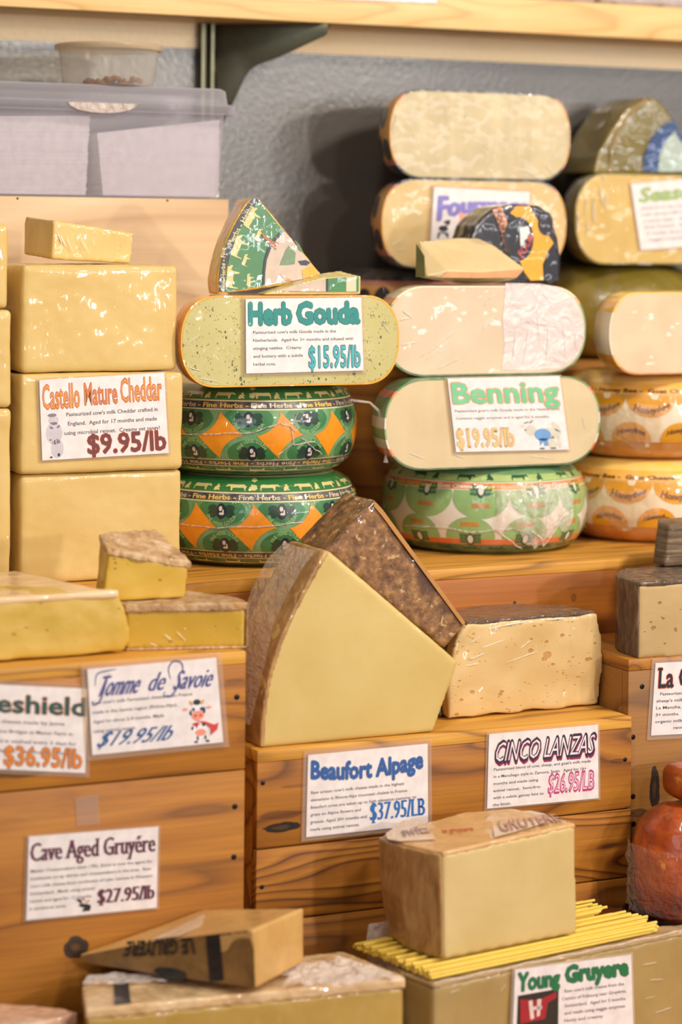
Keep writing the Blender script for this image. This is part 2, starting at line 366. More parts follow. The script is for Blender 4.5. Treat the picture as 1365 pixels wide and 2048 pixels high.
# ================================================================== wheels of cheese
class Wheel:
    def __init__(s, c, a, H, rcx, n=2.3, th0=None):
        s.c = Vector(c); s.a = a; s.H = H; s.rcx = rcx; s.n = n      # c = centre (x, y) and foot z
        s.tab = []; L = 0; pr = None
        for i in range(61):
            f = PI/2*i/60; r = a-rcx+rcx*max(0, math.cos(f))**(2/n); z = H/2*max(0, math.sin(f))**(2/n)
            if pr: L += math.hypot(r-pr[0], z-pr[1])
            s.tab.append((L, r, z)); pr = (r, z)
        if th0 is None: th0 = math.atan2(CAM.y-s.c.y, CAM.x-s.c.x)
        s.th0 = th0
    def at(s, sv):
        x = abs(sv); t = s.tab
        for i in range(60):
            if t[i+1][0] >= x:
                k = (x-t[i][0])/(t[i+1][0]-t[i][0]+1e-9); r = t[i][1]+(t[i+1][1]-t[i][1])*k; z = t[i][2]+(t[i+1][2]-t[i][2])*k
                nr, nz = t[i+1][2]-t[i][2], -(t[i+1][1]-t[i][1]); l = math.hypot(nr, nz)+1e-9; sg = 1 if sv >= 0 else -1
                return r, z*sg, nr/l, nz/l*sg
        return t[60][1]-(x-t[60][0]), t[60][2]*(1 if sv >= 0 else -1), 0, 1 if sv >= 0 else -1
    def pt(s, x, sv, off=0):
        r, z, nr, nz = s.at(sv); th = s.th0+x/s.a; r += nr*off
        return Vector((s.c.x+r*math.cos(th), s.c.y+r*math.sin(th), s.c.z+s.H/2+z+nz*off))
    def frac(s, sv): return (s.at(sv)[1]+s.H/2)/s.H
    def prof(s, d=0, m=14):
        P = [];
        for i in range(-m, m+1):
            f = PI/2*i/m; r = s.a-s.rcx+s.rcx*max(0, math.cos(f))**(2/s.n); z = s.H/2*(abs(math.sin(f))**(2/s.n))*(1 if f >= 0 else -1)
            k = (s.H/2-d)/(s.H/2); P.append((r-d, z*k))
        return P
    def solid(s, d=0, a0=0, a1=2*PI, nt=72, m=14, wob=0):
        P = s.prof(d, m); full = a1-a0 > 6.2; V = []; Fc = []; k = nt if full else nt+1; n = len(P)
        for i in range(k):
            th = a0+(a1-a0)*i/nt; w = 1+wob*noise.noise(Vector((math.cos(th)*2, math.sin(th)*2, s.c.z*9)))
            for r, z in P: V.append(Vector((s.c.x+r*w*math.cos(th), s.c.y+r*w*math.sin(th), s.c.z+s.H/2+z)))
        for i in range(nt):
            j = (i+1) % k
            for q in range(n-1): Fc.append((i*n+q, j*n+q, j*n+q+1, i*n+q+1))
        if full: Fc.append(tuple(i*n+n-1 for i in range(k))); Fc.append(tuple(i*n for i in range(k))[::-1])
        else:
            cb = len(V); V += [Vector((s.c.x, s.c.y, s.c.z+d)), Vector((s.c.x, s.c.y, s.c.z+s.H-d))]
            for i in range(nt): Fc.append((i*n+n-1, (i+1)*n+n-1, cb+1)); Fc.append(((i+1)*n, i*n, cb))
            Fc.append(tuple(range(n))+(cb+1, cb)); Fc.append((cb, cb+1)+tuple(nt*n+q for q in range(n-1, -1, -1)))
        return V, Fc
    def shell(s, t=.0025, a0=0, a1=PI, nt=48, m=14):
        """rind: outer skin, closed back to an inner skin, open at the cut"""
        O = s.prof(0, m); I = s.prof(t, m); n = len(O); V = []; Fc = []
        O = [(0, O[0][1])]+O+[(0, O[-1][1])]; I = [(0, I[0][1])]+I+[(0, I[-1][1])]; n += 2
        for i in range(nt+1):
            th = a0+(a1-a0)*i/nt
            for PP in (O, I):
                for r, z in PP: V.append(Vector((s.c.x+r*math.cos(th), s.c.y+r*math.sin(th), s.c.z+s.H/2+z)))
        for i in range(nt):
            b, c = i*2*n, (i+1)*2*n
            for q in range(n-1): Fc.append((b+q, c+q, c+q+1, b+q+1)); Fc.append((b+n+q+1, c+n+q+1, c+n+q, b+n+q))
        for b in (0, nt*2*n):
            for q in range(n-1): Fc.append((b+q, b+q+1, b+n+q+1, b+n+q))
        return V, Fc
    def decal(s, gs, off=.0006, maxlen=.012, clip=None):
        bm = bmesh.new()
        for V2, F2 in gs:
            vs = [bm.verts.new((p[0], p[1] if not clip else min(max(p[1], clip[0]), clip[1]), p[2] if len(p) > 2 else 0)) for p in V2]
            for f in F2:
                try: bm.faces.new([vs[i] for i in f])
                except ValueError: pass
        bmesh.ops.triangulate(bm, faces=bm.faces)
        for _ in range(7):
            L = [e for e in bm.edges if e.calc_length() > maxlen]
            if not L: break
            bmesh.ops.subdivide_edges(bm, edges=L, cuts=1); bmesh.ops.triangulate(bm, faces=[f for f in bm.faces if len(f.verts) > 3])
        V, Fc = frombm(bm); return [s.pt(v.x, v.y, off+v.z) for v in V], Fc
def arc2d(txt, cx, cy, R, span, h, up=True, off=.01, rot=0):
    V, Fc = text_raw(txt, off); x0, x1 = min(v[0] for v in V), max(v[0] for v in V); out = []
    for x, y in V:
        k = (x-x0)/(x1-x0)-.5; yy = y/.73*h
        if up: a = PI/2-k*span+rot; rr = R+yy
        else: a = -PI/2+k*span+rot; rr = R-yy+h
        out.append((cx+rr*math.cos(a), cy+rr*math.sin(a)))
    return out, Fc
COW = [(0,.0),(.04,.0),(.06,.35),(.12,.4),(.3,.38),(.5,.4),(.62,.38),(.66,0),(.72,0),(.74,.4),(.8,.62),(.88,.55),(.98,.5),(1,.62),(.93,.75),(.9,.9),(.82,.86),(.7,.88),(.4,.84),(.1,.88),(.03,.8),(.0,.5)]
MILK = [(0,0),(.3,.0),(.5,.1),(.75,0),(.8,.1),(.62,.4),(.8,.55),(.7,.7),(.6,.72),(.65,.95),(.45,1.05),(.3,.95),(.35,.72),(.15,.6),(.05,.35)]
def place(P, x, y, w, h, flip=False): return ([(x+(w*(1-p[0]) if flip else w*p[0]), y+h*p[1]) for p in P], [tuple(range(len(P)))])

# ================================================================== cards
PAPER = flat((238, 228, 226), .45, .12, name='card_paper')
SLEEVE = film('card_sleeve', (250, 242, 230), .10, .1, .1, .5, 8)
def card(px, Y, layers, label, sleeve=(.035, .05), name='price_card', cat='price card', bow=0):
    """px: four picture corners TL TR BR BL, laid on the plane Y; layers: (part name, colour, [2D meshes], level)"""
    TL, TR, BR, BL = (PY(u, v, Y) for u, v in px)
    def mp(s, t, off=0):
        p = BL*(1-s)*(1-t)+BR*s*(1-t)+TR*s*t+TL*(1-s)*t; return p+Vector((0, -off, 0))
    c = mp(.5, .5); r = root(name, c, label, cat, 'price cards on the cheese display')
    def sheet(m0, m1, y0, y1): return prism([mp(-m0, -m1, y0), mp(1+m0, -m1, y0), mp(1+m0, 1+m1, y0), mp(-m0, 1+m1, y0)], (0, -(y1-y0), 0))
    if sleeve: part('plastic_sleeve', sheet(sleeve[0], sleeve[1], 0, .0006), SLEEVE, r, 0)
    pp = part('paper', sheet(0, 0, .0008, .0014), PAPER, r, 0)
    for nm, colr, gs, lv in layers:
        V2, F2 = j2(*gs); part(nm, ([mp(p[0], p[1], .0016+lv*.0003+(p[2] if len(p) > 2 else 0)) for p in V2], F2), flat(colr, .5, .1), pp, 0)
    return r
def T(s, rect, **k): return text2d(s, rect, dilate=True, **k)
def title(s, rect, c1, c2=None, off=.03, out=.02, **k):
    L = []
    if c2: L.append(('title_lettering', c2, [T(s, rect, off=off+out, **k)], 0))
    L.append(('title_lettering', c1, [T(s, rect, off=off, **k)], 1)); return L
def price(s, rect, c1, c2=None, off=.02, out=.02, **k):
    return [('price_lettering', c, g, l) for (_, c, g, l) in title(s, rect, c1, c2, off, out, **k)]
def body(lines, colr=(105, 95, 110), h=.05): return [('description_text', tuple(x*.78 for x in colr), [T(t, (a, b, y, y+h), off=.012) for t, a, b, y in lines], 0)]

# ================================================================== the place
WY = .60
def struct(name, g, m, smooth=0): return prop(part(name, g, m, None, smooth), kind='structure')
def wallmat(name, c1, c2, rough, bsc, bst, coat=0):
    m, nt, b = newmat(name); n = noisen(nt, coords(nt), 3, 4); nt.links.new(ramp(nt, n, [(.3, lin(c1)), (.7, lin(c2))]), b.inputs['Base Color']); b.inputs['Roughness'].default_value = rough
    h = noisen(nt, coords(nt, (1, 1, 1)), bsc, 3, .6, .5); nt.links.new(bump(nt, h, bst, .004), b.inputs['Normal']); b.inputs['Coat Weight'].default_value = coat; b.inputs['Coat Roughness'].default_value = .22
    if coat: nt.links.new(bump(nt, h, bst*.8, .004), b.inputs['Coat Normal'])
    return m
SPLIT = (PY(0, 83, WY).z+PY(1365, 137, WY).z)/2
struct('wall_back', box(-3.5, 4.5, WY, WY+.1, 0, SPLIT), wallmat('grey_wall_paint', (70, 65, 60), (80, 75, 70), .5, 90, .2, .9))
struct('wall_back_upper', box(-3.5, 4.5, WY, WY+.1, SPLIT, 3.2), wallmat('cream_wall_paint', (250, 226, 184), (255, 235, 198), .8, 70, .9))
struct('floor', box(-3.5, 4.5, -5, WY, -.05, 0), wallmat('dark_tile_floor', (70, 58, 50), (88, 74, 62), .5, 8, .1))

# wood
def W(n, **k):
    base = dict(dark=(76, 38, 8), mid=(154, 92, 20), light=(186, 122, 34)); base.update(k); return wood(n, base.pop('dark'), base.pop('mid'), base.pop('light'), **base)
def screw(r, u, v, Y, rad=.0042): part('screw', disc(PY(u, v, Y)+Vector((0, .0005, 0)), (0, -1, 0), rad, .0012, 12), flat((38, 30, 26), .4, 0, .6, name='dark_screw'), r)
def kn(u, v, Y, r, ru, rv, dc=(36, 22, 14), amt=1.0):
    p = PY(u, v, Y)-Vector(r); s = 3.75/F; return (p.x, p.z, ru*s, rv*s, dc, amt)
TZ = .33
tb = root('display_table', (0, -.15, 0), 'plain wooden table under all the crates of cheese', 'table')
part('table_top', box(-1.1, 1.6, -.88, .58, TZ-.035, TZ, .004), W('table_wood', seed=3), tb)
for x in (-1.0, 1.5):
    for y in (-.8, .5): part('leg', box(x-.03, x+.03, y-.03, y+.03, 0, TZ-.035, .003), W('table_leg_wood', along='Z', seed=4), tb)

YB, YC, YD, YA, Y2 = -.39, -.35, -.33, -.10, .33
zB, zC, zD, zA, z2, zP = .908, .7565, .840, .9615, 1.258, 1.5535
def crate(name, loc, label, x0, x1, yf, yb, z0, z1, mats, splits=(), t=.018, topm=None, lip=True):
    r = root(name, loc, label, 'crate', 'wooden crates stepped up as display stands'); zs = [z0]+list(splits)+[z1-.0]
    for i in range(len(zs)-1):
        part('front_plank', box(x0, x1, yf, yf+t, zs[i]+(.0012 if i else 0), zs[i+1]-(.0008 if i < len(zs)-2 else (t if lip else 0)), .0018), mats[i % len(mats)], r)
    part('side_panel', box(x0, x0+t, yf+t, yb, z0, z1-t, .0018), mats[-1], r); part('side_panel', box(x1-t, x1, yf+t, yb, z0, z1-t, .0018), mats[-1], r)
    part('top_panel', box(x0, x1, yf+(0 if lip else t), yb, z1-t, z1, .0022), topm or mats[0], r); return r
xBr = PY(493, 1303, YB).x
rB = (-.6, -.39, TZ)
zs1 = PY(250, 1562, YB).z
B = crate('wooden_crate', rB, 'large brown wooden crate at the left, under the yellow soft cheeses', -1.05, xBr, YB, YA-.002, TZ, zB,
    [W('crate_plank_a', seed=11, ring=13, stains=(1.7, .58, (120, 66, 22)), spots=[kn(150, 1895, YB, rB, 34, 30), kn(240, 1935, YB, rB, 60, 10, (70, 36, 14), .6)]),
     W('crate_plank_b', seed=12, ring=14, stains=(2.2, .56, (104, 58, 22)), spots=[kn(330, 1345, YB, rB, 26, 10, (80, 42, 16), .8), kn(140, 1352, YB, rB, 30, 7, (90, 50, 20), .7), kn(470, 1362, YB, rB, 30, 6, (100, 56, 22), .6), kn(40, 1545, YB, rB, 120, 14, (84, 44, 18), .7)])], [zs1],
    topm=W('crate_top_a', seed=13, light=(224, 166, 66), mid=(200, 138, 46)))
for u, v in ((474, 1394), (470, 1613), (468, 1714)): screw(B, u, v, YB)
xC0, xC1 = PY(515, 1500, YC).x, PY(1265, 1430, YC).x
rC = (.1, -.35, TZ); zs2 = PY(515, 1700, YC).z; zs3 = PY(560, 1842, YC).z
C_ = crate('wooden_crate', rC, 'brown plank crate in the middle, carrying the tallest pale wedge', xC0, xC1, YC, YA-.002, TZ, zC,
    [W('crate_plank_c', seed=21, ring=15, contrast=1.2), W('crate_plank_d', seed=23, ring=42, contrast=1.6),
     W('crate_plank_e', seed=25, ring=18, contrast=1.2, spots=[kn(560, 1655, YC, rC, 64, 13, (22, 22, 20)), kn(560, 1630, YC, rC, 70, 12, (96, 50, 20), .7), kn(1235, 1522, YC, rC, 28, 7, (80, 44, 16), .7), kn(590, 1572, YC, rC, 50, 5, (120, 66, 24), .7)])], [zs3, zs2],
    topm=W('crate_top_b', seed=24, light=(228, 172, 72), mid=(208, 146, 52)))
for u, v in ((526, 1566), (524, 1774), (1251, 1519)): screw(C_, u, v, YC, .0035)
rD = (.7, -.33, TZ); xD0 = PY(1258, 1320, YD).x
D_ = crate('wooden_crate', rD, 'brown wooden crate at the right edge with a long black knot, under the grey-rinded block', xD0, 1.25, YD, YA-.002, TZ, zD,
    [W('crate_plank_f', seed=31, dark=(88, 52, 18), mid=(148, 98, 36), light=(168, 114, 46), ring=8, spots=[kn(1310, 1575, YD, rD, 18, 66, (30, 20, 14)), kn(1280, 1625, YD, rD, 34, 14, (70, 40, 18), .8)])], [],
    topm=W('crate_top_c', seed=34, along='Y'))
for u, v in ((1285, 1373), (1267, 1474), (1267, 1593), (1268, 1648)): screw(D_, u, v, YD)
A_ = crate('wooden_crate', (.1, YA, TZ), 'long wooden step behind the front crates, under the stacked wheels and cheddar blocks', -1.05, 1.55, YA, Y2-.002, TZ, zA,
    [W('crate_plank_g', seed=41, ring=12, dark=(96, 46, 8), mid=(162, 90, 18), light=(190, 112, 28)), W('crate_plank_h', seed=44, ring=9, dark=(96, 46, 8), mid=(162, 90, 18), light=(192, 116, 30), spots=[kn(1030, 1205, YA, (.1, YA, TZ), 6, 5), kn(1148, 1195, YA, (.1, YA, TZ), 10, 14, (110, 56, 18), .7)])], [PY(1000, 1290, YA).z],
    topm=W('crate_top_d', seed=43, light=(222, 160, 62), mid=(200, 136, 46)))
A2 = crate('wooden_crate', (.8, Y2, TZ), 'rear wooden crate behind the right-hand wheels, highest brown step', .012, 1.75, Y2, .57, TZ, z2, [W('crate_plank_i', seed=51)], [], topm=W('crate_top_e', seed=53, light=(226, 160, 76)))
PLY = wood('plywood', (176, 134, 92), (206, 170, 126), (222, 192, 152), scale=.42, seed=64, ring=17, contrast=1.1, rough=.6, coat=.05)
P_ = crate('plywood_crate', (-.5, Y2, TZ), 'pale plywood box behind the cheddar blocks, under the plastic bin', -1.1, min(PY(492, 397, Y2).x, .009), Y2, .585, TZ, zP, [PLY], [], lip=False)
for u, v in ((35, 392), (335, 396)): screw(P_, u, v+5, Y2, .002)

# top shelf and bracket
YS = .46; zs0, zs1_ = 1.879, 1.9435
sh = root('wall_shelf', (.4, .53, 1.879), 'light pine shelf board across the top of the picture', 'shelf')
part('shelf_board', box(-1.6, 2.4, YS, WY-.001, zs0, zs1_, .002), wood('pine_shelf', (196, 140, 74), (226, 182, 114), (236, 198, 134), scale=1, seed=71, ring=24, rough=.5), sh)
STEEL = flat((92, 90, 72), .35, 0, .75, name='dull_steel')
ur = root('shelf_upright', (PY(415, 100, WY).x, WY, 1.3), 'dark metal upright rail on the grey wall under the pine shelf', 'rail')
xu = PY(403, 100, WY-.02).x; xv = PY(428, 100, WY-.02).x
part('rail_channel', join(box(xu, xu+.006, WY-.022, WY-.0005, 1.2, 1.8785), box(xv-.006, xv, WY-.022, WY-.0005, 1.2, 1.8785), box(xu+.006, xv-.006, WY-.006, WY-.0005, 1.2, 1.8785)), STEEL, ur)
br = root('shelf_bracket', PY(440, 120, WY-.01), 'dark grey steel gusset bracket holding up the pine shelf', 'bracket')
p0 = PY(430, 60, WY-.004); p1 = PY(657, 48, YS+.004); e = (p1-p0); e.z = 0; L = e.length; e.normalize(); nrm_ = Vector((e.y, -e.x, 0))
def bpt(u, v):
    q = ray(u, v); t = (p0-CAM).dot(nrm_)/q.dot(nrm_); p = CAM+q*t; return p
ol = [bpt(u, v) for u, v in ((432, 60), (657, 52), (656, 66), (650, 72), (620, 86), (560, 114), (514, 131), (500, 141), (489, 158), (478, 182), (464, 212), (440, 260), (432, 268))]
ol[0].z = 1.8785; ol[1].z = 1.8785
part('bracket_plate', prism(ol, nrm_*.004, .0008), STEEL, br)
part('bracket_flange', prism([ol[0], ol[1], ol[1]+Vector((0, 0, -.004)), ol[0]+Vector((0, 0, -.004))], -nrm_*.02), STEEL, br)
bp = bpt(465, 56); part('bolt', join(disc(bp-nrm_*.0005, -nrm_, .011, .006, 6), disc(bp-nrm_*.006, -nrm_, .005, .01, 10)), flat((150, 146, 135), .25, 0, .95, name='bolt_steel'), br)
bp = bpt(437, 130); a3 = [bp+e*x+Vector((0, 0, z)) for x, z in ((-.008, .014), (.006, .014), (.010, .002), (.014, -.004), (.008, -.012), (-.01, -.012))]
part('torn_sticker', prism([p-nrm_*.0008 for p in a3], -nrm_*.0008), flat((190, 165, 140), .7), br, label='torn scrap of pale sticker on the bracket')
# ================================================================== cheese materials
CHED = lambda nm, seed, ws=.45: cheese(nm, (232, 196, 118), (240, 210, 140), wrap=.6, rough=.5, sc=9, bmp=.25, seed=seed+4, ws=ws*.55, rot=.25)
GOUD = lambda nm, seed, c1=(226, 206, 168), c2=(238, 222, 188), ws=.4, **k: cheese(nm, c1, c2, wrap=.8, rough=.5, sc=12, bmp=.12, seed=seed, ws=ws, **k)
CLING = film('clingfilm', (255, 250, 240), .10, .12, .9, .8, 60)
CLOUDY = film('clingfilm_bunched', (250, 240, 232), .38, .2, 1.0, .8, 70)

# ------------------------------------------------------------------ cheddar blocks on the long step
def cheddar(u0, v0, u1, v1, Y, z0, z1, dep, label, seed, name='cheddar_block', x0=None, x1=None, rotz=0):
    a = PY(u0, (v0+v1)/2, Y).x if x0 is None else x0; b = PY(u1, (v0+v1)/2, Y).x if x1 is None else x1
    g = organic(box(a, b, Y, Y+dep, z0+.0005, z1-.0005, .004, 2), .0045, 5, .0016, 14, .0005, 60, seed)
    o = part(name, g, CHED('cheddar_%d' % seed, seed), None, 180, loc=((a+b)/2, Y+dep/2, z0)); return prop(o, label, 'cheese', 'wrapped blocks of yellow cheddar')
cheddar(43, 530, 356, 745, -.02, 1.2815, 1.4455, .19, 'large yellow cheddar block, topmost of the middle stack, with a small slice lying on it', 1)
cheddar(40, 745, 367, 945, -.028, 1.1285, 1.2812, .19, 'yellow cheddar block with the Castello Mature Cheddar card on its face', 2)
cheddar(40, 945, 363, 1150, -.02, zA, 1.1283, .19, 'bottom cheddar block of the middle stack, standing on the wooden step', 3)
xl = PY(20, 700, -.03).x
cheddar(0, 440, 18, 618, -.03, PY(10, 618, -.03).z, PY(10, 447, -.03).z, .18, 'bright yellow block cut off by the left picture edge, topmost of its stack', 4, x0=xl-.27, x1=xl-.003)
cheddar(0, 622, 22, 815, -.03, PY(10, 816, -.03).z, PY(10, 619, -.03).z, .18, 'paler whitish block at the left picture edge, second from the top', 5, x0=xl-.27, x1=xl+.003)
cheddar(0, 815, 25, 1150, -.03, zA, PY(10, 817, -.03).z, .18, 'tall yellow block at the left picture edge, lowest of its stack', 6, x0=xl-.27, x1=xl+.004)
# small slice on top
f = [PY(104, 512, .03), PY(262, 524, .045), PY(268, 466, .045), PY(107, 440, .03)]; bk = [PY(46, 503, .125), PY(196, 516, .14), PY(200, 456, .14), PY(49, 433, .125)]
for P in (f, bk):
    for p in P[:2]: p.z = max(p.z-.005, 1.4462)
g = organic(loft([f, bk]), .003, 3, .001, 20)
prop(part('cheddar_wedge', g, CHED('cheddar_slice', 9, .8), None, 180, loc=(f[0]+bk[1])/2), 'small wrapped wedge of yellow cheddar lying on the topmost middle block', 'cheese')
slice_ = bpy.data.objects['cheddar_wedge']
glint_strips(slice_, [(116, 464, 124, 490, 3), (122, 470, 132, 496, 4), (134, 474, 146, 506, 2.5), (160, 468, 172, 500, 2.5), (168, 482, 180, 510, 2), (186, 478, 190, 492, 2), (262, 474, 264, 486, 3)], flatY(.028), CLOUDY)

# ------------------------------------------------------------------ half wheels
def halfwheel(name, loc, a, H, rcx, rindm, pastem, label, cat='cheese', group=None, n=2.3, t=.0028, d=None, tilt=0):
    w = Wheel(loc, a, H, rcx, n); r = root(name, loc, label, cat, group)
    part('cut_paste', w.solid(t*.9, 0, PI, 48), pastem, r, 60); part('rind', w.shell(t, 0, PI), rindm, r, 60)
    return w, r
HERB = cheese('herb_gouda_paste', (206, 196, 128), (218, 210, 148), wrap=.85, rough=.45, sc=12, bmp=.15, seed=5, ws=.25, flecks=[(95, .05, (70, 78, 36)), (170, .13, (100, 104, 56)), (280, .18, (136, 134, 80))])
zh = 1.2548
Y1 = -.032; Y3 = .045
W1, R1 = halfwheel('half_gouda_cheese', ((PY(362, 680, Y1).x+PY(799, 680, Y1).x)/2, Y1, zh), (PY(799, 680, Y1).x-PY(362, 680, Y1).x)/2, 1.398-zh, .062, rindmat('orange_wax', [(236, 150, 20), (246, 176, 40)], 20, .8, .4, .1), HERB, 'half wheel of pale green-flecked herb gouda with orange edge, behind the Herb Gouda card')
BENP = GOUD('benning_paste', 21, (226, 204, 166), (238, 218, 184), streak=.15)
PLAINP = GOUD('plain_gouda_paste', 22, (230, 206, 184), (242, 222, 204), ws=.5, rot=-.7)
BR = bands('benning_rind', [(0, (60, 96, 56)), (.16, (226, 110, 50)), (.24, (224, 220, 205)), (.34, (120, 158, 100)), (.46, (222, 218, 205)), (.58, (110, 150, 92)), (.8, (232, 120, 60)), (.87, (92, 136, 78))], z0=0, h=.15)
W2, R2 = halfwheel('half_gouda_cheese', (PY(990, 845, 0).x, 0, 1.1098), .205, .1497, .076, BR, BENP, 'half wheel of cream goat gouda with the Benning card on its cut face', group='cut gouda wheels')
W3, R3 = halfwheel('half_gouda_cheese', (PY(976, 650, Y3).x, Y3, 1.2605), .193, .1505, .078, bands('benning_rind_b', [(0, (60, 96, 56)), (.1, (110, 150, 92)), (.8, (232, 170, 110)), (.87, (240, 226, 190))], z0=0, h=.15), PLAINP,
    'white-cream half wheel in creased film, directly on top of the Benning half wheel', group='cut gouda wheels')
FR = bands('fourmage_rind', [(0, (30, 28, 34)), (.14, (206, 130, 112)), (.19, (222, 158, 60)), (.88, (206, 130, 112)), (.93, (40, 34, 40))], z0=0, h=.163)
def seals(w, par, th0):
    w.th0 = th0; g = [ell(x, s_, .017, .021, 20) for x, s_ in ((-.05, .03), (-.01, .034), (.032, .03), (-.03, -.028), (.012, -.024), (.05, -.03))]
    part('printed_pattern', w.decal(g, .0005), flat((34, 30, 38), .4, 1, seed=3), par, 60, label='black round seals on the rind')
F1P = cheese('fourmage_paste_a', (206, 190, 156), (226, 210, 176), wrap=.3, rough=.5, sc=12, bmp=.12, seed=31, ws=.2, streak=.4); F2P = GOUD('fourmage_paste_b', 32, (228, 196, 140), (240, 214, 164))
xf = PY(964, 270, .36).x
W4, R4 = halfwheel('half_gouda_cheese', (xf, .36, 1.5975), .188, .1608, .064, FR, F1P, 'streaky pale half wheel with black and orange rind, topmost against the grey wall', group='cut gouda wheels')
xg = PY(952, 450, .36).x
W5, R5 = halfwheel('half_gouda_cheese', (xg, .36, 1.4340), .192, .1632, .07, FR, F2P, 'half wheel with the purple-lettered Fourmage card, second from the top', group='cut gouda wheels')
w6 = Wheel((xg-.002, .572, z2), .205, .1755, .062); r6 = root('half_gouda_cheese', (xg-.002, .5, z2), 'dark-rinded half wheel mostly hidden under the Fourmage one, only black and pink rind edges showing', 'cheese', 'cut gouda wheels')
part('printed_rind', w6.solid(0, PI, 2*PI, 48), FR, r6, 60)
glint_strips(R1, [(372, 690, 400, 668, 2), (378, 735, 402, 742, 2.5), (760, 640, 782, 668, 2), (396, 756, 440, 764, 2)], flatY(Y1-.001), CLOUDY)
glint_strips(R2, [(820, 906, 850, 918, 2), (1060, 912, 1110, 918, 2), (1165, 830, 1172, 860, 2), (905, 908, 930, 916, 2)], flatY(-.001), CLOUDY)
glint_strips(R3, [(842, 714, 914, 658, 3.2), (848, 722, 908, 678, 2.4), (806, 620, 826, 636, 3), (800, 640, 824, 634, 2.5), (802, 690, 838, 682, 2), (880, 708, 902, 692, 2), (876, 738, 928, 712, 2), (968, 612, 992, 588, 3), (966, 660, 990, 632, 3), (1034, 655, 1026, 720, 2.5), (1060, 650, 1048, 728, 2.5), (1098, 650, 1094, 722, 2.5), (1128, 640, 1132, 716, 2), (1150, 660, 1154, 700, 2), (1076, 618, 1080, 690, 2)], flatY(Y3-.0022), CLOUDY)
part('film_layer', prism([PY(u, v, Y3-.0012) for u, v in ((1012, 566), (1080, 567), (1118, 574), (1150, 598), (1168, 640), (1170, 680), (1152, 716), (1120, 736), (1060, 741), (1004, 740), (1010, 690), (1006, 640))], (0, .0006, 0)), film('film_overlap', (255, 250, 250), .34, .22, .9, .7, 30), R3, 0, label='second layer of film, whiter, over the right part')
glint_strips(R4, [(796, 225, 786, 262, 3), (936, 222, 932, 240, 2), (1138, 250, 1140, 300, 3), (1050, 340, 1080, 358, 3), (1092, 330, 1110, 350, 3), (826, 268, 832, 276, 2)], flatY(.358), CLOUDY)
glint_strips(R5, [(784, 492, 804, 476, 3), (796, 502, 812, 496, 3)], flatY(.358), CLOUDY)
for w_, r_ in ((W4, R4), (W5, R5)): seals(w_, next(c for c in r_.children if c.name.startswith('rind')), PI*.88)
seals(w6, next(c for c in r6.children), PI*1.25)
# Scottish/sea side stack, right
SEAP = GOUD('sea_gouda_paste', 41, (222, 186, 106), (234, 204, 130), rot=.0, ws=.4)
OL = rindmat('olive_wax', [(92, 78, 22), (120, 104, 36), (150, 130, 56)], 6, 1, .3, .15, seed=3, ws=.5)
xs = PY(1147, 430, .40).x+.19
W7, R7 = halfwheel('half_gouda_cheese', (xs, .40, 1.4425), .186, .1735, .07, OL, SEAP, 'golden half wheel with the green Seas… card at the right picture edge', group='cut gouda wheels')
glint_strips(R7, [(1155, 420, 1157, 460, 6), (1174, 390, 1172, 430, 4), (1188, 392, 1190, 448, 6), (1202, 372, 1206, 412, 6), (1214, 384, 1213, 420, 4), (1178, 440, 1174, 472, 5), (1208, 350, 1210, 364, 4)], flatY(.397), CLOUDY)
w8 = Wheel((xs, .572, z2), .196, .184, .085, 2.1); r8 = root('half_gouda_cheese', (xs, .48, z2), 'olive-green waxed half wheel, round side forward, under the golden half wheel on the right', 'cheese')
part('wax_rind', w8.solid(0, PI, 2*PI), OL, r8, 60)
# olive wedge with a blue label on top
yS = .43; P = [PY(u, v, yS) for u, v in ((1190, 345), (1196, 310), (1222, 262), (1252, 220), (1290, 195), (1310, 196), (1332, 214), (1356, 252), (1380, 300), (1400, 345))]
for p in (P[0], P[-1]): p.z = 1.6165
r9 = root('waxed_gouda_wedge', (P[0]+P[-1])/2, 'dark olive waxed wedge with blue label, on top of the golden half wheel', 'cheese')
bk = [p+Vector((-.005, .12, 0)) for p in P]; c_ = sum(P, Vector())/len(P)
g = organic(loft([P, bk]), .003, 6, .0012, 25); part('wax_rind', g, OL, r9, 180)
def onpl(pts, Y, off=.004): return [PY(u, v, Y-off) for u, v in pts]
part('printed_label', prism(onpl(((1288, 343), (1290, 312), (1302, 280), (1322, 254), (1345, 240), (1352, 246), (1372, 290), (1378, 320), (1378, 343)), yS), (0, .0035, 0)), flat((34, 66, 120), .35, 1, ws=.5, name='label_blue'), r9, label='dark blue label')
part('label_panel', prism(onpl(((1318, 343), (1320, 310), (1332, 285), (1350, 262), (1372, 300), (1374, 343)), yS, .0052), (0, .001, 0)), flat((176, 190, 176), .35, 1, ws=.5, name='label_pale'), r9, label='pale grey-green panel with print')
part('wax_seam', tube([PY(u, v, yS-.002) for u, v in ((1222, 343), (1222, 300), (1236, 262), (1262, 226), (1292, 198))], .0025, 6), flat((168, 136, 80), .4, .8), r9)

# honey stack, right
zq0 = PY(1300, 925, -.02).z; zq1 = PY(1300, 752, -.02).z; zq2 = PY(1300, 585, -.02).z
HON = bands('honey_rind', [(0, (206, 120, 30)), (.1, (232, 160, 40)), (.24, (226, 214, 190)), (.75, (240, 180, 50)), (.88, (248, 196, 80))], z0=0, h=zq2-zq1)
xh = PY(1190, 670, .03).x+.185
W10, R10 = halfwheel('half_gouda_cheese', (xh+.012, 0, zq1+.001), .186, zq2-zq1-.001, .06, HON, GOUD('honey_paste', 51, (234, 206, 176), (244, 224, 200), ws=.5), 'pinkish-cream half wheel with honey-yellow rind, on the honey wheels at the right edge', group='cut gouda wheels')

